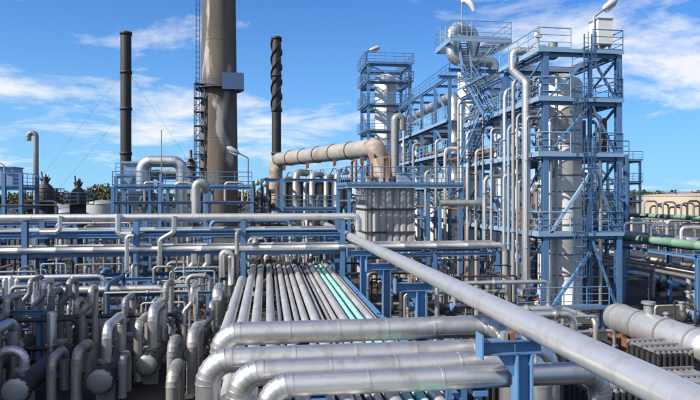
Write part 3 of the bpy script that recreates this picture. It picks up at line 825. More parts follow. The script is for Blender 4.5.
# extra thin lines, trays and the hooked riser along the left face of the frames
for i, (y, dx, r, z1, m) in enumerate(((43.6, -.6, .1, 12.6, 'galvanised'), (44.6, -.75, .16, 9.0, 'cladding'), (45.4, -.6, .08, 15.4, 'cladding_dull'), (46.4, -.8, .12, 11.2, 'bare_pipe'), (47.2, -.6, .1, 7.2, 'galvanised'), (48.6, -.75, .18, 13.0, 'cladding'),
        (49.6, -.6, .09, 9.4, 'rust'), (51.2, -.7, .13, 15.8, 'cladding_old'), (54.6, -.9, .16, 12.0, 'cladding'), (55.5, -.7, .1, 8.4, 'galvanised'), (59.0, -.5, .14, 13.2, 'cladding_old'), (63.0, -.5, .16, 10.2, 'cladding'), (68.5, -.5, .16, 13.6, 'cladding_dull'), (73.5, -.5, .18, 16.5, 'cladding'))):
    run_pipe('riser_pipe', 'slender riser on the left face of the long frames, %s behind the tower' % ORD[i], [(TX0 + dx, y, 0), (TX0 + dx, y, z1), (TX0 + 1.5, y, z1)], r, m, r * 3, 8, 'risers on the long frames', flanges=(.2, .45, .7))
clad_pipe('hooked_riser', 'silver riser with a hooked head and a level branch before the frames', [at(440, 203, 46), at(494, 203, 46), at(494, 159, 46), at(503, 159, 46), at(503, 172, 46)], .26, .36, 'cladding', 1.5, 16, None, 5)
run_pipe('riser_pipe', 'silver upright below the hooked riser', [at(496, 204, 45.2), Vector((at(496, 204, 45.2).x, 45.2, 0))], .22, 'cladding', .3, 12)
MB().bar((at(440, 203, 46).x, 46, 0), (at(440, 203, 46).x, 46, at(440, 203, 46).z - .25), .22).build('pipe_post', 'blue_paint', None, 'blue post under the level branch of the hooked riser', 'post')
for i, (z, y0, y1, dx) in enumerate(((6.3, 43, 78, -.35), (10.9, 43, 56, -.55), (14.3, 43, 51, -.55))):
    run_pipe('ledge_pipe', ['dull red pipe along the lower ledge of the long frames', 'dull red pipe along the middle ledge of the long frames', 'grey pipe along the upper ledge of the long frames'][i], [(TX0 + dx + .2, y0, z), (TX0 + dx + .2, y1, z), (TX0 + 1, y1, z)], .11, ['rust', 'rust', 'cladding'][i], .3, 8, 'ledge pipes on the frames')

column_vessel('distillation_vessel', 'pale hooped column in the frame between the main tower and the windsock column', 19.2, 46.2, 1.05, 0, 14.2, 1.6, [2, 3.6, 5.2, 6.8, 8.4, 10, 11.6, 13.2], 24)
column_vessel('pressure_vessel', 'short pale column in the back right of the main tower', 21.9, 44.6, .6, 0, 12.0, 1.0, [3, 6, 9], 18)
tangle('on the third tower deck', 9, 17.2, 19.2, 36.3, 41.5, 10.5, 12.6, 71, (.04, .1), ('galvanised', 'cladding', 'cladding_dull', 'rust'), (.5, 1.5), 10.19)
tangle('on the second tower deck', 9, 17.2, 19.2, 36.3, 41.5, 5.6, 8.6, 72, (.04, .1), ('galvanised', 'cladding', 'cladding_dull', 'rust'), (.5, 1.5), 5.14)
tangle('on the fourth tower deck', 7, 17.2, 19.2, 36.3, 41.5, 14.2, 15.8, 73, (.04, .09), ('galvanised', 'cladding', 'cladding_dull'), (.5, 1.5), 13.69)
tangle('right of the wide column', 10, 21.6, 22.3, 36.4, 41.5, 10.6, 12.8, 74, (.04, .1), ('galvanised', 'cladding', 'cladding_dull', 'rust'), (.2, .5), 10.19)
# ================================================================== FIRED HEATER (panelled box) and its duct
hx0, hx1, hy0, hy1, hz = 8.25, 12.45, 50.0, 55.6, 8.3
ht = thing('furnace', ((hx0 + hx1) / 2, 53, 0), 'square furnace clad in ribbed grey panels below the rusty duct', 'furnace')
MB().box(hx0 + .1, hx1 - .1, hy0 + .1, hy1 - .1, 0, hz).build('casing', 'dark_steel', ht)
tiers = [0.3, 2.3, 4.45, 6.4, 8.25]
def ribbed(w, h):
    b = MB(); n = 1; e = w / n
    for k in range(n):
        a = k * e
        b.prism([(a + .01, 0, 0), (a + e * .28, -.075, 0), (a + e * .72, -.075, 0), (a + e - .01, 0, 0), (a + e - .01, .02, 0), (a + .01, .02, 0)], (0, 0, h))
    return b
for a, c in zip(tiers, tiers[1:]):
    for face in range(2):
        L = (hx1 - hx0) if face == 0 else (hy1 - hy0)
        n = 7 if face == 0 else 9
        w = L / n
        for k in range(n):
            m = ribbed(w - .015, c - a - .06)
            if face == 0: m.v = [Vector((hx0 + k * w + p.x, hy0 + .06 + p.y + random.uniform(0, .012), a + p.z)) for p in m.v]
            else: m.v = [Vector((hx0 + .06 + p.y, hy1 - k * w - p.x, a + p.z)) for p in m.v]
            m.build('panel', 'panel', ht)
    MB().box(hx0 - .12, hx1 + .12, hy0 - .12, hy0 - .02, c - .09, c + .05).build('stiffener', 'dark_steel', ht)
    MB().box(hx0 - .12, hx0 - .02, hy0 - .017, hy1 + .1, c - .085, c + .045).build('stiffener', 'dark_steel', ht)
MB().box(hx0 - .05, hx0 + .12, hy0 - .06, hy0 + .09, 0.1, hz - .1).build('corner_post', 'panel', ht)
MB().box(hx1 - .12, hx1 + .05, hy0 - .06, hy0 + .09, 0.1, hz - .1).build('corner_post', 'panel', ht)
# platform round the furnace head
fp = thing('furnace_platform', (11.5, 51, 0), 'railed blue platform and stanchions over the furnace head', 'platform')
deck(fp, 6.5, 16.4, 48.6, 50.6, 8.45); deck(fp, 6.5, 8.0, 50.6, 56, 8.447)
rail(fp, [(6.5, 56, 8.51), (6.5, 48.65, 8.51), (16.4, 48.65, 8.51)], 1.4)
MB().ibeam((6.4, 48.7, 8.3), (16.4, 48.7, 8.3), .2, .28, .03).build('edge_beam', 'blue_light', fp)
MB().ibeam((6.6, 49, 8.28), (6.6, 56, 8.28), .2, .26, .03).build('edge_beam', 'blue_paint', fp)
for x in (6.7, 13.4, 16.2):
    MB().ibeam((x, 48.9, 0), (x, 48.9, 8.16), .26, .26, .03, side=(1, 0, 0)).build('column', 'blue_paint', fp)
for x in (13.6,): brace(fp, (x, 48.9, 6.0), (x + 2.4, 48.9, 8.0), .14); 
brace(fp, (6.9, 48.9, 6.2), (8.1, 48.9, 8.1), .14)
# burner boxes and fittings on the furnace head
for i, (x, y, s, hgt) in enumerate(((9.0, 51.2, .5, .8), (11.9, 51.3, .6, 1.1), (12.0, 53.6, .5, .9))):
    b = MB(); b.box(x - s, x + s, y - s, y + s, hz, hz + hgt); b.box(x - s - .06, x + s + .06, y - s - .06, y + s + .06, hz + hgt + .002, hz + hgt + .08)
    b.build('burner_hood', ['old_duct', 'blue_light', 'cladding_dull'][i], None, ['tan', 'pale blue', 'grey'][i] + ' boxy hood on the furnace head', 'hood', 'hoods on the furnace head')
# the big rusty transfer duct
P0, P1 = Vector((1.5, 74.5, 12.0)), Vector((9.5, 54.6, 11.9))
dt = thing('transfer_duct', (5.5, 64, 6), 'thick weathered tan duct with dark hoops and a rusty elbow above the furnace', 'duct')
d = (P1 - P0).normalized(); n = 6; L = (P1 - P0).length
for i in range(n):
    a, b = P0 + d * (L * i / n), P0 + d * (L * (i + 1) / n)
    MB().cyl(a, b, .84 + .012 * (i % 2), 28).build('duct_section', 'old_duct', dt)
    MB().ring(a, d, .84, .07, .12, 28).build('hoop', 'dark_steel' if i % 2 else 'rust', dt)
MB().tube([P1, P1 + d * .9, P1 + d * .95 + Vector((.25, 0, -1.0)), (10.55, 53.0, hz + 0.02)], .86, 24, bend=.8, n=6).build('elbow', 'rust_duct', dt)
MB().tube([P0, P0 - d * 1.0, P0 - d * 1.0 + Vector((0, 0, -9))], .84, 24, bend=.9, n=6).build('elbow', 'rust_duct', dt) if False else None
e0 = P0 - d * .6
MB().tube([P0 + d * .1, e0 + d * .1, e0 - Vector((.2, 0, 1.4)), e0 - Vector((.2, 0, 12))], .84, 24, bend=.7, n=6).build('elbow', 'rust_duct', dt)
# lattice walkway under the duct, with its own legs
tr = thing('lattice_girder', (5, 62, 0), 'blue white lattice girder carrying the tan duct', 'girder')
A, B = Vector((2.0, 70, 10.35)), Vector((8.6, 54.2, 10.35))
for off in (0, -.95):
    MB().bar(A + Vector((0, 0, off)), B + Vector((0, 0, off)), .22).build('chord', 'blue_light', tr)
for k in range(13):
    a = A.lerp(B, k / 13); b = A.lerp(B, (k + 1) / 13)
    MB().bar(a + Vector((0, 0, 0 if k % 2 else -.95)), b + Vector((0, 0, -.95 if k % 2 else 0)), .14).build('lacing', 'blue_light', tr)
for f in (.0, .35, .7, 1.0):
    p = A.lerp(B, f)
    MB().bar((p.x, p.y, 0), (p.x, p.y, 9.4), .26).build('leg', 'blue_paint', tr)
    MB().bar((p.x, p.y, 10.42), (p.x, p.y, 11.1), .3).build('saddle', 'rust', tr)
# pale risers under the duct
for i, (u, v0, Y, r) in enumerate(((296, 172, 60, .36), (312, 174, 60, .3), (326, 176, 58, .22), (337, 172, 58, .33), (284, 178, 62, .2), (305, 182, 64, .2))):
    x = ax(u, Y); z = az(u, v0, Y)
    run_pipe('riser_pipe', '%s pale upright riser under the tan duct, %s from the left' % ('thick' if r > .25 else 'thin', ['second', 'fourth', 'fifth', 'sixth', 'first', 'third'][i]),
        [(x, Y, 0), (x, Y, z), (x + 1.2, Y + 2, z)], r, 'cladding_old', r * 2.2, 14, 'pale risers under the duct', seam=1.4)
for i, (u, Y) in enumerate(((372, 49.2), (356, 49.2), (390, 49.2))):
    run_pipe('burner_pipe', 'rust coloured thin pipe on the furnace platform, %s of three' % ['middle', 'left', 'right'][i], [(ax(u, Y), Y, 8.52), (ax(u, Y), Y, 10.2 + .3 * i), (ax(u, Y), Y + 2.5, 10.2 + .3 * i), (ax(u, Y), Y + 2.5, 8.6)], .11, 'rust', .3, 8, 'pipes on the furnace platform')

# ================================================================== STACKS
sx, sy = ax(219, 112), 112
st = thing('chimney_stack', (sx, sy, 0), 'huge brown grey chimney with a ring platform and pale streaks', 'chimney')
zlev = [0, 9, 18, 26.8, 35, 43, 51]
rad = lambda z: 3.55 - .0125 * z
for a, b in zip(zlev, zlev[1:]):
    MB().lathe((sx, sy, 0), [(rad(a), a), (rad(b), b)], 48).build('shell_section', 'chimney', st)
for z in (26.8, 44.3):
    MB().lathe((sx, sy, z), [(rad(z) + .005, 0), (rad(z) + 1.0, 0), (rad(z) + 1.0, .16), (rad(z) + .005, .16)], 36).build('ring_platform', 'dark_steel', st)
    n = 18
    MB().rail([(sx + (rad(z) + .95) * math.cos(6.2832 * k / n), sy + (rad(z) + .95) * math.sin(6.2832 * k / n), z + .16) for k in range(n + 1)], 1.3, 3, .05, False).build('handrail', 'blue_dark', st)
MB().box(sx + .9, sx + 4.6, sy - 4.7, sy - 2.6, 26.3, 29.2).build('equipment_box', 'blue_dark', st)
for z in (9, 18, 35.5):
    MB().lathe((sx, sy, z), [(rad(z), -.06), (rad(z) + .03, -.05), (rad(z) + .03, .05), (rad(z), .06)], 40).build('hoop', 'chimney', st)
ladder(st, sx - rad(20) - .1, sy - .8, 0, 50, 'dark_steel', True, .5, (-1, 0))
# lattice stair tower hugging the chimney
lx, ly = ax(200, 110), 110
ls = thing('lattice_stair_tower', (lx, ly, 0), 'thin lattice stair tower against the left side of the chimney', 'stair tower')
for x in (lx - .9, lx + .9):
    for y in (ly - .9, ly + .9): MB().bar((x, y, 0), (x, y, 27.5), .13).build('post', 'blue_dark', ls)
for k in range(11):
    z = k * 2.5
    x0, x1 = (lx - .85, lx + .85) if k % 2 else (lx + .85, lx - .85)
    MB().bar((x0, ly - .92, z), (x1, ly - .92, z + 2.5), .3, .12).build('flight', 'blue_dark', ls)
    MB().bar((x0, ly - .92, z + 1.1), (x1, ly - .92, z + 3.6), .07).build('handrail', 'blue_dark', ls)
    MB().box(lx - 1, lx + 1, ly - 1, ly + 1, z + 2.45, z + 2.53).build('landing', 'dark_steel', ls)

def black_stack(label, u, Y, vtop, r, strakes):
    x = ax(u, Y); zt = az(u, vtop, Y)
    t = thing('flare_stack', (x, Y, 0), label, 'stack', 'slim black stacks')
    MB().lathe((x, Y, 0), [(r * 1.25, 0), (r * 1.05, 6), (r, 8), (r, zt - .5), (r * .96, zt)], 24).build('shell', 'black_stack', t)
    for z in (zt - .35, zt * .62, zt * .4, zt * .8):
        MB().lathe((x, Y, z), [(r, -.3), (r * 1.12, -.28), (r * 1.12, .28), (r, .3)], 24).build('collar', 'black_stack', t)
    if strakes:
        for k in range(3):
            m = MB(); z0, z1 = zt - 16, zt - .8; N = 60; ra, rb = [], []
            V, F = [], []
            for i in range(N + 1):
                a = k * 2.094 + i / N * 2 * math.pi * 1.6; z = z0 + (z1 - z0) * i / N
                for rr, dz in ((r * .98, -.06), (r * 1.3, -.06), (r * 1.3, .06), (r * .98, .06)): V.append((x + rr * math.cos(a), Y + rr * math.sin(a), z + dz))
                if i < N:
                    o = i * 4
                    for j in range(4): F.append((o + j, o + (j + 1) % 4, o + 4 + (j + 1) % 4, o + 4 + j))
            m.add(V, F, False).build('strake', 'black_stack', t)
    else:
        pass
    return t, x, Y, zt
_, bx_, by_, bz_ = black_stack('plain slim black stack with collars, left of the chimney', 126, 122, 32, 1.02, False)
black_stack('slim black stack with spiral fins, right of the chimney', 276.5, 130, 37, 1.0, True)
for i, (dx, dy, zf) in enumerate(((-26, 6, .82), (-16, -10, .62), (20, 16, .82))):
    MB().cyl((bx_, by_, bz_ * zf), (bx_ + dx, by_ + dy, 0), .018, 5).build('guy_wire', 'dark_steel', None, ['long thin guy wire slanting left from the plain black stack', 'shorter steep guy wire left of the plain black stack', 'thin guy wire slanting right from the plain black stack'][i], 'guy wire', 'guy wires of the black stack')

# ================================================================== TRANSVERSE PIPE BRIDGE
BX = [-28.4, -21.7, -15.0, -8.3, -1.55, 5.02]
bz = [2.1, 3.75, 4.95]
br = thing('pipe_bridge', (-8, 41, 0), 'blue pipe bridge crossing the picture left of the furnace', 'pipe bridge')
for x in BX:
    for y in (40.0, 43.0):
        z0 = 0
        MB().ibeam((x, y, z0), (x, y, 5.9), .33, .33, .04, side=(1, 0, 0)).build('column', 'blue_paint', br)
    for z in bz[1:]: MB().ibeam((x, 40.17, z - .01), (x, 42.83, z - .01), .18, .24, .03).build('cross_beam', 'blue_paint', br)
for a, b in zip(BX, BX[1:]):
    for y in (40.0, 43.0):
        for z in bz:
            if z < 2.5 and a > -2: continue
            MB().ibeam((a + .17, y, z), (b - .17, y, z), .17, .24, .03).build('beam', 'blue_paint', br)
    brace(br, (a + .2, 43.0, 3.9), (b - .2, 43.0, 4.85), .1)
b = MB()
for x in (11.4, 15.9):
    for y in (40.0, 43.0):
        MB().ibeam((x, y, 0), (x, y, 3.62), .28, .28, .03, side=(1, 0, 0)).build('column', 'blue_paint', br)
    MB().ibeam((x, 39.8, 3.745), (x, 43.2, 3.745), .18, .24, .03).build('cross_beam', 'blue_paint', br)
for a, b in ((5.2, 11.4), (11.4, 15.9)):
    for y in (40.0, 43.0): MB().ibeam((a, y, 3.5), (b, y, 3.5), .17, .22, .03).build('beam', 'blue_paint', br)
zs = 3.88
for i, (y, r, m, x1, nm) in enumerate(((39.93, .2, 'white_clad', 16.4, 'bright silver pipe at the front'), (40.45, .12, 'blue_light', 16.3, 'pale blue pipe second from the front'), (40.9, .19, 'cladding_old', 16.5, 'weathered pipe in the middle'),
        (41.45, .14, 'cladding', 16.2, 'silver pipe fourth from the front'), (42.0, .2, 'cladding_dull', 16.6, 'dull thick pipe near the back'), (42.5, .1, 'bare_pipe', 16.0, 'thin bare pipe at the back'))):
    run_pipe('bridge_pipe', nm + ' of the pipe bridge shelf', [(-40, y, zs + r), (x1, y, zs + r), (x1, y, .3)], r, m, r * 2.5, 14, 'pipes on the bridge shelf', seam=2.2)
# upper line with its elbow, resting on the column heads
clad_pipe('bridge_pipe', 'silver pipe along the very top of the bridge, elbow at its right end', [(-40, 40.0, 6.13), (6.1, 40.0, 6.13), (6.1, 40.0, 5.2)], .225, .36, 'white_clad', 2.6, 20, None, 5)
run_pipe('bridge_pipe', 'grey pipe on the upper rear shelf of the bridge', [(-40, 42.6, 5.22), (4.8, 42.6, 5.22)], .15, 'cladding_dull', .4, 12, seam=2.4)
run_pipe('bridge_pipe', 'thin blue pipe on the upper rear shelf of the bridge', [(-40, 42.2, 5.16), (4.8, 42.2, 5.16)], .09, 'blue_light', .4, 10)
# hangers, drops and zig-zags on the bridge front
def drop(u, pts, r, m, label, bend=.28, sm=1.2):
    P = [at(uu, vv, Y) for uu, vv, Y in pts]
    return run_pipe('drop_pipe', label, P, r, m, bend, 12, 'drop pipes on the pipe bridge', seam=sm)
drop(0, [(118, 214, 39.7), (118, 234, 39.7), (132, 234, 39.7)], .19, 'white_clad', 'short white stub elbow hanging at the second bridge column')
drop(0, [(174, 216, 39.75), (174, 232, 39.75), (160, 240, 39.75), (160, 270, 39.75), (150, 270, 42)], .16, 'cladding', 'silver pipe jogging down from the bridge top between the middle columns')
drop(0, [(194, 254, 39.5), (194, 263, 39.5), (187, 272, 39.5), (187, 300, 39.5)], .2, 'cladding', 'left of two zigzag silver pipes dropping from the bridge shelf')
drop(0, [(208, 254, 39.5), (208, 263, 39.5), (201, 272, 39.5), (201, 300, 39.5)], .2, 'cladding', 'right of two zigzag silver pipes dropping from the bridge shelf')
drop(0, [(222, 277, 38.8), (222, 252, 38.8), (231, 252, 38.8), (231, 312, 38.8)], .21, 'cladding', 'silver hairpin bend standing beside the third bridge column', .3)
drop(0, [(237, 312, 39.2), (237, 232, 39.2), (241, 232, 40)], .14, 'cladding_dull', 'grey upright pipe tight against the third bridge column', .2)
drop(0, [(127, 270, 39.5), (127, 236, 39.5), (134, 236, 39.5)], .14, 'cladding', 'thin silver riser just left of the second bridge column')
drop(0, [(60, 216, 39.7), (60, 232, 39.7), (40, 232, 39.7)], .14, 'white_clad', 'white stub elbow hanging between the two left bridge columns')
drop(0, [(196, 217, 41.5), (196, 183, 41.5), (205, 183, 41.5), (205, 190, 43)], .3, 'cladding_old', 'fat silver pipe with a bent head standing above the bridge', .4)

# dark boiler house behind the pale risers
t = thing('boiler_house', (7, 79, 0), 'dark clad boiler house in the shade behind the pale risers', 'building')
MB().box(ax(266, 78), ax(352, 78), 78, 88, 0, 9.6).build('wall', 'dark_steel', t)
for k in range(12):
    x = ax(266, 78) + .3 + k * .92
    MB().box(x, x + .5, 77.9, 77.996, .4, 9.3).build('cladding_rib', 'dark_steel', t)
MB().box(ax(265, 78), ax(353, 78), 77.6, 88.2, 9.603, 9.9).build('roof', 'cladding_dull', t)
# ================================================================== LEFT FOREGROUND: heat exchangers and their lines
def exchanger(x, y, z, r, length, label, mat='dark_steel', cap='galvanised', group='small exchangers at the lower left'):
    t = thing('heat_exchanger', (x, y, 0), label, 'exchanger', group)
    MB().lathe((x, y, z), [(r * .92, .32), (r * .92, length - .2), (r * .7, length), (.05, length + .12)], 22, 'y').build('shell', mat, t)  # shell coloured dark so it sinks into the yard's shade
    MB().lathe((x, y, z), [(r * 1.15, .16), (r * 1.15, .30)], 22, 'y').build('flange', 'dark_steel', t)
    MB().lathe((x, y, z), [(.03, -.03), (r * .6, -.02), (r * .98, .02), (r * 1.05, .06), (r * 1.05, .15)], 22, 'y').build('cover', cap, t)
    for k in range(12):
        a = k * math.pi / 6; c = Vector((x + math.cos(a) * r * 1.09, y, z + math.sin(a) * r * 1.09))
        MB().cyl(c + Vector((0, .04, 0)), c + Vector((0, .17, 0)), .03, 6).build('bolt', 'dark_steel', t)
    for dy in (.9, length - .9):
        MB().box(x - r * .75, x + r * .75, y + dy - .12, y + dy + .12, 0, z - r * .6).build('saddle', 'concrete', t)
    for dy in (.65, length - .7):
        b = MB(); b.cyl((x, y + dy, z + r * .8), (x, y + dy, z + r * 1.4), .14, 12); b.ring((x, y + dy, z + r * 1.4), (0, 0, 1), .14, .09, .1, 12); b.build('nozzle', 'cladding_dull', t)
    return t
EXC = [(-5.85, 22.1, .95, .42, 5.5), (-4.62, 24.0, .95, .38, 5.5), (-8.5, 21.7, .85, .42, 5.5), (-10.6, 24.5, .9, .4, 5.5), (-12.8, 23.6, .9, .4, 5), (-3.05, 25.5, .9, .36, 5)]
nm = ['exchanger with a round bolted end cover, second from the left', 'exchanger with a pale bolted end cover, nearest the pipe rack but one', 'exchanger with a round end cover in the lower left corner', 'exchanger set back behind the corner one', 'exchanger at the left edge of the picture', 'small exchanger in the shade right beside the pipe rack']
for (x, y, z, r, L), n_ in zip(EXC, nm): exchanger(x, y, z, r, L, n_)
def clad(pts, r, label, mat='cladding', bend=.4, name='clad_pipe', group='silver pipes at the exchangers', gores=5, sec=1.1):
    return clad_pipe(name, label, pts, r, bend, mat, sec, 18, group, gores)  # dull and old cladding here: grime, plus shade put into the colour
clad([(-5.75, 22.75, 1.5), (-5.75, 22.75, 2.75), (-5.75, 25, 2.75), (-5.75, 25, .3)], .17, 'silver swan neck pipe rising from the second exchanger')
clad([(-4.5, 24.65, 1.5), (-4.5, 24.65, 2.95), (-4.5, 27, 2.95), (-4.5, 27, .3)], .19, 'silver swan neck pipe rising from the pale covered exchanger')
clad([(-4.98, 24.3, .3), (-4.98, 24.3, 2.5), (-4.98, 26.4, 2.5), (-4.98, 26.4, .3)], .16, 'silver swan neck pipe tight left of the pale covered exchanger', 'cladding_old')
clad([(-8.4, 22.35, 1.45), (-8.4, 22.35, 2.1), (-9.3, 22.35, 2.1), (-9.3, 22.35, .2)], .17, 'short silver hoop pipe over the corner exchanger')
clad([(-6.75, 22.6, .2), (-6.75, 22.6, 1.9), (-6.75, 24.2, 1.9), (-6.75, 24.2, .2)], .18, 'silver pipe bending back left of the second exchanger', 'cladding_old')
clad([(-5.2, 22.7, .2), (-5.2, 22.7, 1.6), (-5.2, 23.5, 1.6), (-5.2, 23.5, .2)], .15, 'small grey hairpin between the two front exchangers', 'cladding_dull', bend=.3)
clad([(-7.6, 22.6, .2), (-7.6, 22.6, 1.7), (-7.6, 24, 1.7), (-7.6, 24, .2)], .16, 'silver pipe bending back right of the corner exchanger', 'cladding_old')
clad([(-10.2, 24, .2), (-10.2, 24, 2.4), (-10.2, 26, 2.4), (-10.2, 26, .2)], .2, 'thick silver pipe bending back near the left edge')
clad([(-3.4, 22.4, .2), (-3.4, 22.4, 2.1), (-3.4, 23.6, 2.1), (-3.4, 23.6, .2)], .19, 'dull hairpin bend right of the pale covered exchanger', 'cladding_dull')
clad([(-2.75, 22.9, .2), (-2.75, 22.9, 2.3), (-2.75, 24.8, 2.3), (-2.75, 24.8, .2)], .21, 'dull thick pipe bending back beside the pipe rack', 'cladding_old')
clad([(-3.0, 19.8, .2), (-3.0, 19.8, 1.8), (-3.0, 21.2, 1.8), (-3.0, 21.2, .2)], .2, 'dull hairpin bend low beside the thick crossover elbows', 'cladding_old')
clad([(-2.55, 31.5, .2), (-2.55, 31.5, 2.55), (-2.55, 33.5, 2.55), (-2.55, 33.5, .2)], .26, 'short fat silver hairpin against the left edge of the rack')
clad([(-11.2, 33.2, .3), (-11.2, 33.2, 2.55), (-5.4, 33.2, 2.55), (-5.4, 33.2, .2)], .2, 'long silver pipe lying level below the bridge with an elbow at its left end', sec=1.5)
clad([(-17, 35.2, .3), (-17, 35.2, 3.0), (-9.0, 35.2, 3.0), (-9.0, 35.2, .2)], .15, 'slimmer level silver pipe below the bridge further left', sec=1.6)
clad([(-12.5, 29.8, .2), (-12.5, 29.8, 1.55), (-3.2, 29.8, 1.55), (-3.2, 29.8, .2)], .13, 'thin level pipe low across the shaded left yard', 'cladding_dull', sec=1.8)
rq = random.Random(91)
swan = []
for k in range(20):
    x = -13.2 + k * .54 + rq.uniform(-.1, .1); y = rq.uniform(25.6, 32.0); z = rq.uniform(1.2, 2.7); r = rq.uniform(.09, .16); dy = rq.uniform(.7, 1.6)
    if rq.random() < .5: pts = [(x, y, .1), (x, y, z), (x, y + dy, z), (x, y + dy, .1)]
    else: pts = [(x, y, .1), (x, y, z), (x + .34, y, z + .4), (x + .34, y, z + 1.0), (x + .34, y + dy, z + 1.0), (x + .34, y + dy, .1)]
    swan.append(clad(pts, r, 'small bent pipe behind the exchangers, %s from the left' % ORD[k], rq.choice(('cladding', 'cladding_dull', 'cladding_old', 'cladding_dull')), .26, gores=4, group='small bent pipes behind the exchangers'))  # dull choices darken the group like the shade around it
# slim uprights with capped heads
for i, (u, v, Y, r) in enumerate(((5, 279, 33, .14), (11, 277, 33.4, .14), (17, 279, 33.8, .13), (35, 281, 32, .16), (73, 277, 33.9, .15), (52, 312, 27, .2))):
    p = at(u, v, Y)
    b = MB(); b.lathe((p.x, p.y, 0), [(r, 0), (r, p.z - .1), (r * .8, p.z), (.02, p.z + .05)], 14); b.ring((p.x, p.y, p.z * .45), (0, 0, 1), r, .07, .1, 14)
    b.build('standpipe', 'cladding', None, 'capped grey standpipe, %s from the left below the bridge' % ['first', 'second', 'third', 'fourth', 'sixth', 'fifth'][i], 'standpipe', 'standpipes in the left yard')
# low blue support trestles across the left yard
for i, (x0, x1, y, z) in enumerate(((-16.5, -3, 33.6, 2.2), (-18, -2.8, 30.2, 1.3), (-16, -6.5, 35.6, 2.75), (-19, -9.5, 27.4, 2.5))):
    t = thing('pipe_trestle', ((x0 + x1) / 2, y, 0), 'low blue trestle across the left yard, %s' % ['under the long level pipe', 'under the low thin pipe', 'just before the bridge', 'nearest the corner exchanger'][i], 'trestle', 'low blue trestles')
    MB().ibeam((x0, y, z), (x1, y, z), .16, .2, .025).build('beam', 'blue_paint', t)
    n = int((x1 - x0) / 3.4) + 1
    for k in range(n):
        x = x0 + .2 + (x1 - x0 - .4) * k / (n - 1)
        MB().ibeam((x, y, 0), (x, y, z - .1), .18, .18, .025, side=(1, 0, 0)).build('leg', 'blue_paint', t)

tangle('in the shaded left yard', 44, -20, -3, 25.5, 38.5, .8, 3.2, 11, (.05, .15), ('cladding_dull', 'dark_steel', 'blue_dark', 'galvanised', 'bare_pipe', 'dark_steel', 'cladding_dull'))  # dark pipe colours carry part of the yard's shade
tangle('behind the pipe bridge', 60, -30, 4.5, 45, 56, 1.5, 5.6, 12, (.06, .2), ('cladding_dull', 'dark_steel', 'blue_paint', 'galvanised', 'bare_pipe', 'dark_steel', 'cladding_old'))
tangle('just below the bridge', 34, -18, -2.6, 36.8, 39.4, 1.2, 3.4, 31, (.04, .09), ('cladding', 'cladding_old', 'galvanised', 'blue_light', 'cladding_dull'), (1, 3))
tangle('far left beyond the bridge', 26, -48, -16, 56, 74, 2, 7.0, 13, (.08, .25))
tangle('between the rack and the tower', 50, 6.8, 16, 23, 48, .6, 3.2, 14, (.05, .18), ('cladding_dull', 'dark_steel', 'cladding_old', 'galvanised', 'bare_pipe', 'dark_steel', 'cladding'))
tangle('beyond the furnace and frames', 22, 2, 16, 58, 75, 3, 7.5, 15, (.08, .25))

# ------------------------------------------------------------------ pumps (one built, the rest copied)
def make_pump(x, y):
    t = thing('pump', (x, y, 0), 'x', 'pump', 'pumps on concrete plinths')
    MB().box(x - .9, x + .9, y - .4, y + .4, 0, .3).build('plinth', 'concrete', t)
    MB().lathe((x - .05, y, .72), [(.26, 0), (.3, .06), (.3, .65), (.22, .72), (.22, .85)], 16, 'x').build('motor', 'blue_paint', t)
    MB().lathe((x - .8, y, .72), [(.2, 0), (.36, .06), (.36, .34), (.16, .4), (.12, .75)], 16, 'x').build('casing', 'dark_steel', t)
    b = MB(); b.cyl((x - .6, y, 1.0), (x - .6, y, 1.5), .11, 10); b.ring((x - .6, y, 1.5), (0, 0, 1), .11, .07, .07, 10); b.build('outlet', 'galvanised', t)
    MB().box(x - .85, x + .75, y - .3, y + .3, .302, .42).build('base_frame', 'dark_steel', t)
    return t
pp = [(8.3, 27.5), (10.2, 25.0), (9.0, 31.6), (12.4, 29.2), (13.8, 33.0), (11.0, 35.2), (14.6, 26.2), (8.0, 35.6), (-13.2, 31.5), (-9.4, 37.2), (-5.9, 36.6), (-14.2, 27.4), (23.8, 31.0), (27.4, 34.6), (30, 41.6)]
pumps = [make_pump(*pp[0])]
for x, y in pp[1:]: pumps.append(copy_tree(pumps[0], (x - pp[0][0], y - pp[0][1], 0)))
for i, o in enumerate(pumps):
    o['label'] = 'blue motor pump on a plinth, ' + ['nearest the second bracket post', 'nearest the slatted cooler boxes', 'behind the third bracket post', 'in the middle of the yard before the tower', 'at the foot of the tower risers', 'in front of the furnace yard', 'beside the big pale exchanger',
        'close behind the fourth bracket post', 'under the left bridge span', 'under the bridge below the second column', 'under the bridge near the rack', 'behind the left edge exchanger', 'right of the tower foot', 'under the green pipe rack', 'far right behind the green pipe rack'][i]
# valves standing in the yard
vi = 0
rnd = random.Random(5)
for zone, cnt, x0, x1, y0, y1 in (('left yard', 9, -15, -3, 26, 38), ('yard before the tower', 12, 7, 16, 23, 39), ('area behind the bridge', 9, -20, 4, 45, 50)):
    spots = sorted((x0 + (x1 - x0) * (i + .5) / cnt, rnd.uniform(y0, y1)) for i in range(cnt))
    for i, (x, y) in enumerate(spots):
        valve(x, y, .55, rnd.uniform(.12, .2), 'handwheel valve on a stub, %s from left in %s' % (ORD[i], zone), 'valves in the yards', rnd.choice(('dark_steel', 'galvanised', 'rust')), .8)
        MB().cyl((x, y, 0), (x, y, .56), .07, 8).build('stub_pipe', 'galvanised', None, 'stub pipe under the %s valve from left in %s' % (ORD[i], zone), 'pipe', 'stub pipes under the valves')

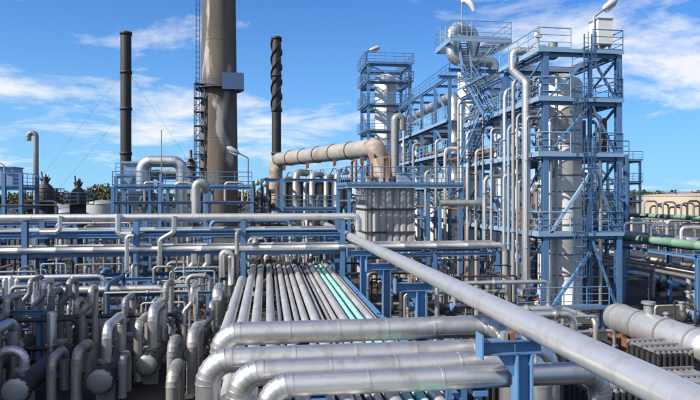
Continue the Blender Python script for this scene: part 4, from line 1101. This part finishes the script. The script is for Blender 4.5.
# ================================================================== BEHIND THE BRIDGE: blue frames and equipment
rf = frame_struct('steel_structure', 'two level blue frame behind the bridge, below the chimney', 'steel frame', [ax(113, 52), ax(160, 52), ax(205, 52), ax(252, 52)], [52, 56], [5.4, 6.9, 8.2], top=8.3, cw=.3, bw=.24)
rail(rf, [(ax(113, 52), 51.8, 8.33), (ax(252, 52), 51.8, 8.33)], 1.2)
deck(rf, ax(113, 52), ax(252, 52), 51.8, 56, 6.99)
rf2 = frame_struct('steel_structure', 'low blue frame behind the left end of the bridge', 'steel frame', [-34, -28, -22, -15], [50, 54], [3.2, 5.3], top=5.4, cw=.3, bw=.24)
rf3 = frame_struct('steel_structure', 'blue frame behind the rack, below the tan duct', 'steel frame', [ax(262, 56), ax(282, 56), ax(338, 56)], [56, 60], [3.4, 6.2, 9.0], top=9.1, cw=.3, bw=.24)
deck(rf3, ax(262, 56), ax(338, 56), 56, 60, 6.3); rail(rf3, [(ax(262, 56), 55.9, 6.36), (ax(338, 56), 55.9, 6.36)], 1.2)
for i, (x, y, z0, r, m) in enumerate(((-10.4, 53.4, 7.07, .1, 'cladding'), (-6.2, 53.6, 7.07, .14, 'cladding_dull'), (-3.6, 53.2, 7.07, .12, 'bare_pipe'), (-8.0, 54.4, 7.07, .2, 'cladding_old'))):
    run_pipe('deck_pipe', '%s hoop pipe on the frame below the chimney, %s from the left' % (WORD[m], ['first', 'third', 'fourth', 'second'][i]), [(x, y, z0), (x, y, z0 + 1.6), (x + 1.5, y, z0 + 1.6), (x + 1.5, y, z0)], r, m, r * 2.5, 10, 'hoop pipes on the frame')
for i, (u, Y, h) in enumerate(((254, 53, 9.1), (262, 53.5, 9.0), (270, 54, 8.4))):
    t = thing('instrument_rack', (ax(u, Y), Y, 0), 'dark narrow upright instrument rack below the helical stack, %s of three' % ['left', 'middle', 'right'][i], 'instrument rack', 'instrument racks')
    x = ax(u, Y)
    MB().box(x - .13, x + .13, Y - .13, Y + .13, 0, h - .3).build('post', 'dark_steel', t)
    for k in range(6): MB().lathe((x + (.28 if k % 2 else -.25), Y - .35, h - 4.0 + k * .66), [(.05, 0), (.2, .05), (.24, .3), (.1, .42), (.06, .55)], 10).build('instrument', ['galvanised', 'dark_steel', 'cladding_dull', 'dark_steel', 'bare_pipe', 'cladding_dull'][k], t)
lamp(ax(248, 55), 55, 7.05, 3.9, 'slim street lamp leaning left beside the chimney foot', (-1.6, 0, .8), big=1.6)

# left of the chimney: duct block
bf = frame_struct('steel_structure', 'blue frame round the duct block left of the chimney', 'steel frame', [ax(116, 62), ax(150, 62), ax(197, 62)], [62, 67], [5.4, 7.6, 9.4], top=9.5, cw=.3, bw=.26)
rail(bf, [(ax(116, 62), 61.9, 9.54), (ax(150, 62), 61.9, 9.54)], 1.2)
t = thing('filter_house', (ax(132, 64), 64, 0), 'blue grey boxy filter house with a hopper left of the chimney', 'filter house')
xa, xb = ax(126, 63.6), ax(147, 63.6)
MB().box(xa, xb, 62.6, 66, 7.9, 10.8).build('housing', 'blue_light', t)
MB().prism([(xa, 62.6, 7.9), (xb, 62.6, 7.9), (xb - .7, 62.6, 6.4), (xa + .7, 62.6, 6.4)], (0, 3.4, 0)).build('hopper', 'cladding_dull', t)
MB().box(xa - .2, xb + .2, 62.4, 66.2, 10.803, 10.95).build('roof', 'galvanised', t)
for x in (xa + .15, xb - .15):
    for y in (62.8, 65.8): MB().bar((x, y, 0), (x, y, 7.9), .22).build('leg', 'blue_paint', t)
MB().bar((xa + .2, 62.55, 8.2), (xb - .2, 62.55, 10.5), .14).build('brace', 'blue_paint', t)
clad_pipe('arch_duct', 'fat silver duct arching out of the filter house', [(ax(142, 61), 61, 8.0), (ax(142, 61), 61, 10.9), (ax(182, 61), 61, 10.9), (ax(182, 61), 61, 1)], .56, .95, 'cladding', 1.3, 22, None, 6, 'duct')
clad_pipe('arch_duct', 'thinner silver duct behind the fat arch', [(ax(150, 64.5), 64.5, 6), (ax(150, 64.5), 64.5, 9.9), (ax(190, 64.5), 64.5, 9.9), (ax(190, 64.5), 64.5, 1)], .36, .6, 'cladding_old', 1.3, 18, None, 5, 'duct')
t = thing('mast', (ax(161.5, 60), 60, 0), 'thin lightning mast in front of the fat arching duct', 'mast')
MB().cyl((ax(161.5, 60), 60, 0), (ax(161.5, 60), 60, 9.6), .2, 10).build('post', 'blue_paint', t)
MB().cyl((ax(161.5, 60), 60, 9.6), (ax(161.5, 60), 60, az(161.5, 130, 60)), .05, 6).build('rod', 'galvanised', t)
for i, (u, Y, v, r) in enumerate(((191, 66, 150, .5), (185, 66, 162, .35))):
    x = ax(u, Y); z = az(u, v, Y)
    t = thing('process_vessel', (x, Y, 0), ['dark upright vessel with fittings at the chimney foot', 'smaller dark vessel left of the chimney foot'][i], 'vessel')
    MB().lathe((x, Y, 0), [(r, 0), (r, z - 1.5), (r * .8, z - 1.2), (r * .3, z - 1.0), (r * .3, z)], 14).build('shell', 'dark_steel', t)
    for k in range(3): MB().lathe((x, Y, z - 2.6 + k * .8), [(r * .4, 0), (r * 1.5, .02), (r * 1.5, .1), (r * .4, .12)], 14).build('collar', 'cladding_dull', t)
# far left group
t = frame_struct('steel_structure', 'blue railed frame with boxes at the far left edge', 'steel frame', [ax(-14, 60), ax(4, 60), ax(21, 60)], [60, 64], [6.4, 8.2], top=9.6, cw=.3, bw=.28)
deck(t, ax(-14, 60), ax(21, 60), 60, 64, 8.35); rail(t, [(ax(-14, 60), 59.9, 8.42), (ax(22, 60), 59.9, 8.42), (ax(22, 60), 64, 8.42)], 1.2)
t = thing('equipment_cabin', (ax(8, 62), 62, 8.41), 'blue boxy cabin on the frame at the far left edge', 'cabin')
MB().box(ax(-6, 62), ax(17, 62), 61, 63.4, 8.41, 10.2).build('housing', 'blue_light', t); MB().box(ax(-7, 62), ax(18, 62), 60.9, 63.5, 10.203, 10.3).build('roof', 'blue_paint', t)
lamp(ax(11, 62), 60.5, 8.42, 2.0, 'grey lamp above the cabin at the far left edge', (-1.6, 0, .7), big=1.5)
p = at(34, 133, 68)
clad_pipe('gooseneck_pipe', 'tall thin gooseneck vent pipe at the far left', [(p.x + .2, 68, 0), (p.x + .2, 68, p.z), (p.x - .55, 68, p.z), (p.x - .55, 68, p.z - .8)], .27, .36, 'cladding_dull', 2.0, 14, None, 5)
for i, (u, v, r) in enumerate(((45, 186, 1.0), (78, 190, .85))):
    x = ax(u, 70); z = az(u, v, 70)
    t = thing('process_vessel', (x, 70, 0), ['blackish vessel with a ragged head beside the gooseneck vent', 'brown black vessel with a cap, left of the trees'][i], 'vessel')
    MB().lathe((x, 70, 0), [(r * .8, 0), (r, 3), (r, z - .5), (r * .7, z), (r * .35, z + .3), (r * .35, z + 1.0)], 18).build('shell', 'dark_steel', t)
    MB().lathe((x, 70, z - 1.6), [(r, 0), (r * 2.0, 0), (r * 2.0, .1), (r, .1)], 18).build('platform', 'dark_steel', t)
    MB().rail([(x + r * 2 * math.cos(6.2832 * k / 10), 70 + r * 2 * math.sin(6.2832 * k / 10), z - 1.5) for k in range(11)], 1.2, 3, .04, False).build('handrail', 'blue_dark' if i else 'dark_steel', t)
    for k in range(5):
        a = k * 1.3; MB().cyl((x + .3 * math.cos(a), 70 + .3 * math.sin(a), z + .4), (x + r * .55 * math.cos(a), 70 + r * .55 * math.sin(a), z + .9 + .35 * (k % 3)), .08, 6).build('fitting', 'galvanised' if k % 2 else 'dark_steel', t)

# ================================================================== added shed out of view, put in to shade the exchanger yard
t = thing('added_shade_shed', (-15, 17, 0), 'grey clad shed added out of view to shade the exchanger yard', 'building')
SX0, SX1, SY0, SY1, SZ = -19.0, -12.7, 6.0, 26.5, 7.6
for x0, x1, y0, y1 in ((SX0, SX1, SY0, SY0 + .2), (SX0, SX1, SY1 - .2, SY1), (SX0, SX0 + .2, SY0 + .2, SY1 - .2), (SX1 - .2, SX1, SY0 + .2, SY1 - .2)):
    MB().box(x0, x1, y0, y1, 0, SZ).build('wall', 'panel', t)
MB().prism([(SX0 - .3, SY0 - .3, SZ + .003), (SX1 + .3, SY0 - .3, SZ + .003), ((SX0 + SX1) / 2, SY0 - .3, SZ + 1.2)], (0, SY1 - SY0 + .6, 0)).build('roof', 'cladding_dull', t)
for k in range(4):
    y = SY0 + 2 + k * 5
    w_ = MB().box(SX1 - .02, SX1 + .05, y, y + 2.4, 4.6, 6.4).build('window', 'blue_paint', t)
    MB().box(SX1 + .052, SX1 + .06, y + .12, y + 2.28, 4.72, 6.28).build('pane', 'dark_steel', w_)
d_ = MB().box(SX1 - .02, SX1 + .06, 14.2, 16.4, 0, 2.8).build('door', 'blue_dark', t)
MB().box(SX1 + .062, SX1 + .12, 14.35, 14.5, 1.1, 1.25).build('handle', 'galvanised', d_)
# ================================================================== RIGHT SIDE
XR = 25.5
rr = thing('pipe_rack', (26, 48, 0), 'grey blue pipe rack along the right edge carrying the green pipe', 'pipe rack')
for y in (24, 32, 39.5, 47.5, 55.5, 63.5, 72):
    for x in (25.0, 28.6):
        MB().ibeam((x, y, 0), (x, y, 4.05), .26, .26, .03, side=(1, 0, 0)).build('column', 'blue_paint' if y < 60 else 'blue_dark', rr)
    MB().ibeam((24.7, y, 4.18), (29, y, 4.18), .2, .25, .03).build('cross_beam', 'blue_paint', rr)
    MB().ibeam((25.13, y, 2.3), (28.47, y, 2.3), .15, .2, .03).build('cross_beam', 'blue_paint', rr)
for x in (25.0, 28.6):
    for a, b in zip((24, 32, 39.5, 47.5, 55.5, 63.5), (32, 39.5, 47.5, 55.5, 63.5, 72)):
        MB().ibeam((x, a + .14, 3.9), (x, b - .14, 3.9), .15, .2, .03).build('beam', 'blue_paint', rr)
zt = 4.31
for i, (x, r, m, nm) in enumerate(((25.35, .25, 'green_pipe', 'thick dull green pipe nearest the tower on the right rack'), (26.15, .16, 'cladding', 'silver pipe second on the right rack'), (26.7, .2, 'cladding_old', 'weathered pipe in the middle of the right rack'),
        (27.3, .14, 'blue_light', 'pale blue pipe fourth on the right rack'), (27.9, .24, 'cladding', 'silver pipe fifth on the right rack'), (28.5, .14, 'bare_pipe', 'thin brownish pipe at the far side of the right rack'))):
    run_pipe('rack_pipe', nm, [(x, 14, zt + r), (x, 74, zt + r), (x, 74, 0)], r, m, r * 2.5, 16, 'pipes on the right rack', seam=2.0)
for i, (x, r, m) in enumerate(((25.7, .12, 'cladding'), (26.8, .15, 'beige_pipe'), (27.8, .12, 'cladding_dull'))):
    run_pipe('rack_pipe', ['silver pipe on the low shelf of the right rack, nearest the tower', 'beige pipe on the low shelf of the right rack', 'dull pipe at the far side of the low shelf of the right rack'][i], [(x, 14, 2.41 + r), (x, 73, 2.41 + r)], r, m, .3, 10, 'pipes on the right rack')
# pale loops standing over the rack
for i in range(9):
    y = 35.0 + i * 3.1
    run_pipe('loop_pipe', 'pale loop pipe standing over the right rack, %s from the camera' % ORD[i], [(26.15, y, 4.55), (26.15, y, 5.5), (28.0, y, 5.5), (28.0, y, 4.6)], .11, 'cladding' if i % 2 else 'white_clad', .3, 10, 'loop pipes over the right rack')
run_pipe('ground_pipe', 'long green pipe on the far side of the right rack', [(33.5, 20, 5.75), (33.5, 95, 5.75), (33.5, 95, 0)], .2, 'green_pipe', .5, 12)
for y in (38, 52, 66, 80):
    MB().ibeam((33.5, y, 0), (33.5, y, 5.55), .2, .2, .03, side=(1, 0, 0)).build('pipe_post', 'blue_dark', None, 'dark post under the far green pipe, %s from the camera' % ORD[[38, 52, 66, 80].index(y)], 'post', 'posts under the far green pipe')
# white lines low over the ground
for i, (x, z, r, m) in enumerate(((31.2, .8, .22, 'white_clad'), (32.0, .8, .17, 'beige_pipe'), (35.2, .9, .25, 'white_clad'), (36.2, .9, .2, 'cladding'), (40.5, .8, .2, 'beige_pipe'))):
    run_pipe('ground_pipe', '%s pipe low over the ground right of the rack, %s from the tower' % (['white', 'beige', 'white', 'silver', 'beige'][i], ORD[i]), [(x, 16, z), (x, 90, z), (x, 90, 0)], r, m, .5, 12, 'low ground pipes on the right', seam=3)
for i, y in enumerate((20, 30, 40, 50, 60, 70, 80)):
    MB().box(30.8, 36.6, y - .15, y + .15, 0, .5).build('pipe_sleeper', 'concrete', None, 'concrete sleeper under the low ground pipes, %s from the camera' % ORD[i], 'sleeper', 'concrete sleepers')
tangle('right of the green pipe rack', 30, 30, 58, 44, 95, .8, 5.2, 21, (.07, .2))
tangle('between the tower and the right rack', 16, 22.9, 30, 28, 60, .6, 3.4, 22, (.06, .18))
# tank farm pipe arches in front of the tank
for i in range(9):
    u = 644 + i * 6.2; Y = 118 + (i % 3) * 4
    x = ax(u, Y); z = az(u, 201 + (i * 5 % 7), Y)
    run_pipe('arch_pipe', 'dark arch pipe before the beige tank, %s from the left' % ORD[i], [(x, Y, 0), (x, Y, z), (x + 3.0, Y, z), (x + 3.0, Y, 0)], .2, 'cladding_dull' if i % 3 == 0 else 'dark_steel', .8, 8, 'arch pipes before the tank')
cx, cy = ax(694, 165), 165
t = thing('storage_tank', (cx, cy, 0), 'wide low beige storage tank on the right horizon', 'tank')
for k in range(4): MB().lathe((cx, cy, 0), [(15.6 + .02 * k, 1.9 * k), (15.6 + .02 * k, 1.9 * k + 1.9)], 64).build('shell_course', 'tank_beige', t)
MB().lathe((cx, cy, 7.6), [(15.75, -.12), (15.85, -.1), (15.85, .08), (15.3, .15), (8, .55), (.05, .8)], 64).build('roof', 'tank_beige', t)
MB().rail([(cx + 15.6 * math.cos(6.2832 * k / 40), cy + 15.6 * math.sin(6.2832 * k / 40), 7.7) for k in range(41)], 1.0, 4, .04, False).build('handrail', 'dark_steel', t)
# lower frame behind the tower
x0, x1 = ax(589, 48), ax(626, 48)
lf = frame_struct('steel_structure', 'lower blue frame with floodlight behind the right side of the tower', 'steel frame', [29.2, 32.6] if False else [x0 + .2, x1], [48, 53], [4.6, 7.4, 10.7], top=10.8, cw=.28, bw=.26)
for z in (4.6, 7.4, 10.7): deck(lf, x0, x1 + .2, 47.9, 53.1, z + .14); rail(lf, [(x0, 47.9, z + .2), (x1 + .2, 47.9, z + .2), (x1 + .2, 53, z + .2)], 1.35)
brace(lf, (x0 + .3, 47.95, 4.8), (x1 - .1, 47.95, 7.2)); brace(lf, (x0 + .3, 47.95, 10.5), (x1 - .1, 47.95, 7.6))
column_vessel('pressure_vessel', 'pale green white vessel in the lower frame behind the tower', x0 + 1.7, 50.6, .95, 7.63, 9.6, .5, [8.4, 9.2], 20, 'white_clad')
t = thing('process_drum', (x0 + 1.6, 49.5, 10.9), 'pale drum with fittings on top of the lower frame', 'drum')
MB().lathe((x0 + .6, 50.2, 11.75), [(.05, -.2), (.5, -.1), (.62, .1), (.62, 1.9), (.5, 2.1), (.05, 2.2)], 18, 'x').build('shell', 'cladding', t)
for dx in (.3, 1.6): MB().box(x0 + .6 + dx - .1, x0 + .6 + dx + .1, 49.8, 50.6, 10.9, 11.3).build('saddle', 'blue_paint', t)
# further small frame
xa, xb = ax(624, 76), ax(640, 76)
sf = frame_struct('steel_structure', 'far thin dark frame left of the beige tank', 'steel frame', [xa, xb], [76, 80], [4, 6.6, 9.2, 12.2], top=12.3, cw=.26, bw=.24, mat='blue_dark')
for z in (6.6, 9.2, 12.2): deck(sf, xa - .3, xb + .3, 75.8, 80.2, z + .13); rail(sf, [(xa - .3, 75.8, z + .2), (xb + .3, 75.8, z + .2)], 1.2, 'blue_dark')
column_vessel('pressure_vessel', 'dull vessel inside the far thin frame', (xa + xb) / 2, 78, .8, 0, 12.6, 1, [4, 8], 16, 'cladding_dull')
# big blue shell exchanger low on the right
t = thing('shell_exchanger', (17.0, 26, 0), 'big pale horizontal shell exchanger with hoops, low on the right', 'exchanger')
MB().lathe((17.0, 21.2, 1.55), [(.05, -.35), (.45, -.25), (.66, 0), (.68, .1), (.68, 6.2), (.6, 6.4), (.05, 6.5)], 30, 'y').build('shell', 'white_clad', t)
for dy in (.6, 2.4, 4.2, 5.8): MB().ring((17.0, 21.2 + dy, 1.55), (0, 1, 0), .68, .05, .1, 30).build('hoop', 'cladding_dull', t)
for dy in (1.5, 5.1): MB().box(16.5, 17.5, 21.2 + dy - .15, 21.2 + dy + .15, 0, .98).build('saddle', 'rust', t)
b = MB(); b.cyl((17, 24.9, 2.15), (17, 24.9, 2.7), .2, 12); b.ring((17, 24.9, 2.7), (0, 0, 1), .2, .1, .1, 12); b.build('nozzle', 'galvanised', t)
MB().box(16.42, 16.5, 22, 27.2, .5, .9).build('skid_rail', 'rust', t)
t = thing('walkway', (14.8, 31, 0), 'short blue railed walkway between the tower and the pale exchanger', 'walkway')
MB().box(13.3, 18.6, 30.6, 31.8, 1.3, 1.38).build('deck', 'deck', t)
for x in (13.4, 18.5): MB().bar((x, 31.2, 0), (x, 31.2, 1.3), .2).build('leg', 'blue_paint', t)
MB().rail([(13.3, 30.65, 1.38), (18.6, 30.65, 1.38)], 1.15, 1.3).build('handrail', 'blue_paint', t)
# slatted cooler boxes below the overhead pipe
def cooler(x0, x1, y0, y1, z, label):
    t = thing('slatted_cooler', ((x0 + x1) / 2, (y0 + y1) / 2, 0), label, 'cooler', 'slatted cooler boxes')
    MB().box(x0 + .1, x1 - .1, y0 + .1, y1 - .1, 0, z - .25).build('core', 'dark_steel', t)
    n = int((x1 - x0) / .2)
    for k in range(n):
        x = x0 + (k + .5) * (x1 - x0) / n
        MB().box(x - .035, x + .035, y0, y0 + .07, 0, z - .12).build('slat', 'dark_steel', t)
        MB().box(x - .035, x + .035, y0 + .002, y1, z - .118, z - .04).build('top_slat', 'cladding_dull', t)
    m = int((y1 - y0) / .3)
    for k in range(m):
        y = y0 + (k + .5) * (y1 - y0) / m
        MB().box(x0 - .01, x0 + .06, y - .035, y + .035, 0, z - .12).build('slat', 'dark_steel', t)
    for y in (y0 + .2, (y0 + y1) / 2, y1 - .2): MB().box(x0, x1, y - .05, y + .05, z - .037, z + .03).build('top_rail', 'cladding_dull', t)
cooler(9.6, 14.2, 16.6, 18.6, 1.75, 'dark slatted cooler box with a grey top grid below the overhead pipe')
cooler(14.4, 16.0, 20.6, 22.6, 1.7, 'smaller slatted cooler box in front of the big pale exchanger')
cooler(6.4, 9.2, 19.4, 21.0, 1.5, 'slatted cooler box behind the first bracket, mostly hidden by crossover pipes')

# ================================================================== TREES AND HORIZON WOOD
def leaves(b, c, rad, n, rnd, s):
    for _ in range(n):
        while True:
            p = Vector((rnd.uniform(-1, 1), rnd.uniform(-1, 1), rnd.uniform(-1, 1)))
            if p.length < 1: break
        p = Vector((c[0] + p.x * rad[0], c[1] + p.y * rad[1], c[2] + p.z * rad[2]))
        a = Vector((rnd.uniform(-1, 1), rnd.uniform(-1, 1), rnd.uniform(-1, 1))).normalized() * s * rnd.uniform(.6, 1.3)
        q = a.cross(Vector((rnd.uniform(-1, 1), rnd.uniform(-1, 1), rnd.uniform(-1, 1)))).normalized() * s * rnd.uniform(.5, 1)
        b.add([p - a, p + q, p + a, p - q], [(0, 1, 2, 3)])
def tree(x, y, h, w, label, mat, seed):
    rnd = random.Random(seed)
    t = thing('tree', (x, y, 0), label, 'tree', 'trees on the left horizon')
    b = MB(); b.tube([(x, y, 0), (x + .1, y, h * .4), (x - .1, y, h * .75)], [.28, .2, .08], 8)
    for k in range(5):
        a = rnd.uniform(0, 6.28); b.tube([(x, y, h * (.3 + .08 * k)), (x + w * .5 * math.cos(a), y + w * .5 * math.sin(a), h * (.5 + .08 * k))], [.1, .04], 5)
    b.build('trunk', 'bark', t)
    c = MB()
    for k in range(16):
        a, f = rnd.uniform(0, 6.28), rnd.uniform(0, .8)
        leaves(c, (x + w * .55 * f * math.cos(a), y + w * .55 * f * math.sin(a), h * rnd.uniform(.42, .9)), (w * .24, w * .24, h * .11), 55, rnd, .28)
    c.build('crown', mat, t)
tl = [(52, 130, 8.2), (60, 136, 9.2), (69, 128, 8.4), (84, 132, 9.0), (92, 127, 9.6), (100, 134, 10.2), (107, 128, 9.0), (113, 140, 9.6), (18, 150, 9.0), (28, 146, 8.4), (150, 150, 10), (240, 170, 9), (262, 165, 9.5)]
for i, (u, Y, h) in enumerate(tl):
    tree(ax(u, Y), Y, h, h * .62, '%s tree on the left horizon, %s' % (['dark green', 'olive'][i % 2], ['third from the left edge', 'fourth from the left edge', 'just left of the capped black vessel', 'just right of the capped black vessel', 'second right of the capped black vessel', 'third right of the capped black vessel', 'last but one before the duct block', 'last before the duct block', 'nearest the left edge', 'second from the left edge', 'behind the filter house', 'behind the chimney foot', 'below the helical stack'][i]), ['leaves', 'leaves_olive'][i % 2], 50 + i)
rnd = random.Random(3)
w = MB()
for k in range(520):
    u = rnd.uniform(-140, 840); Y = rnd.uniform(330, 420)
    x = ax(u, Y); h = rnd.uniform(7.5, 11.5) + (1.5 if u > 600 else 0)
    for j in range(3): leaves(w, (x + rnd.uniform(-2, 2), Y, h * (.3 + .22 * j)), (3.4 - .6 * j, 2.5, h * .2), 14, rnd, 1.1)
w.build('far_wood', 'leaves', None, 'far dark line of woodland along the horizon', 'woodland', kind='stuff')
# white tanks beyond the left yard
for i, (u, Y, r, h) in enumerate(((59, 100, 3.0, 5.6), (102, 104, 2.6, 6.2), (66, 96, 2.2, 5.0))):
    x = ax(u, Y)
    t = thing('storage_tank', (x, Y, 0), ['white upright tank left of the capped black vessel', 'white upright tank before the last trees', 'small white tank close left of the capped black vessel'][i], 'tank', 'small white tanks')
    MB().lathe((x, Y, 0), [(r, 0), (r, h)], 28).build('shell', 'panel', t)
    MB().lathe((x, Y, h), [(r + .08, 0), (r + .08, .12), (r * .5, .5), (.05, .7)], 28).build('roof', 'galvanised', t)
for o in ALL:
    if '_o' in o: del o['_o']
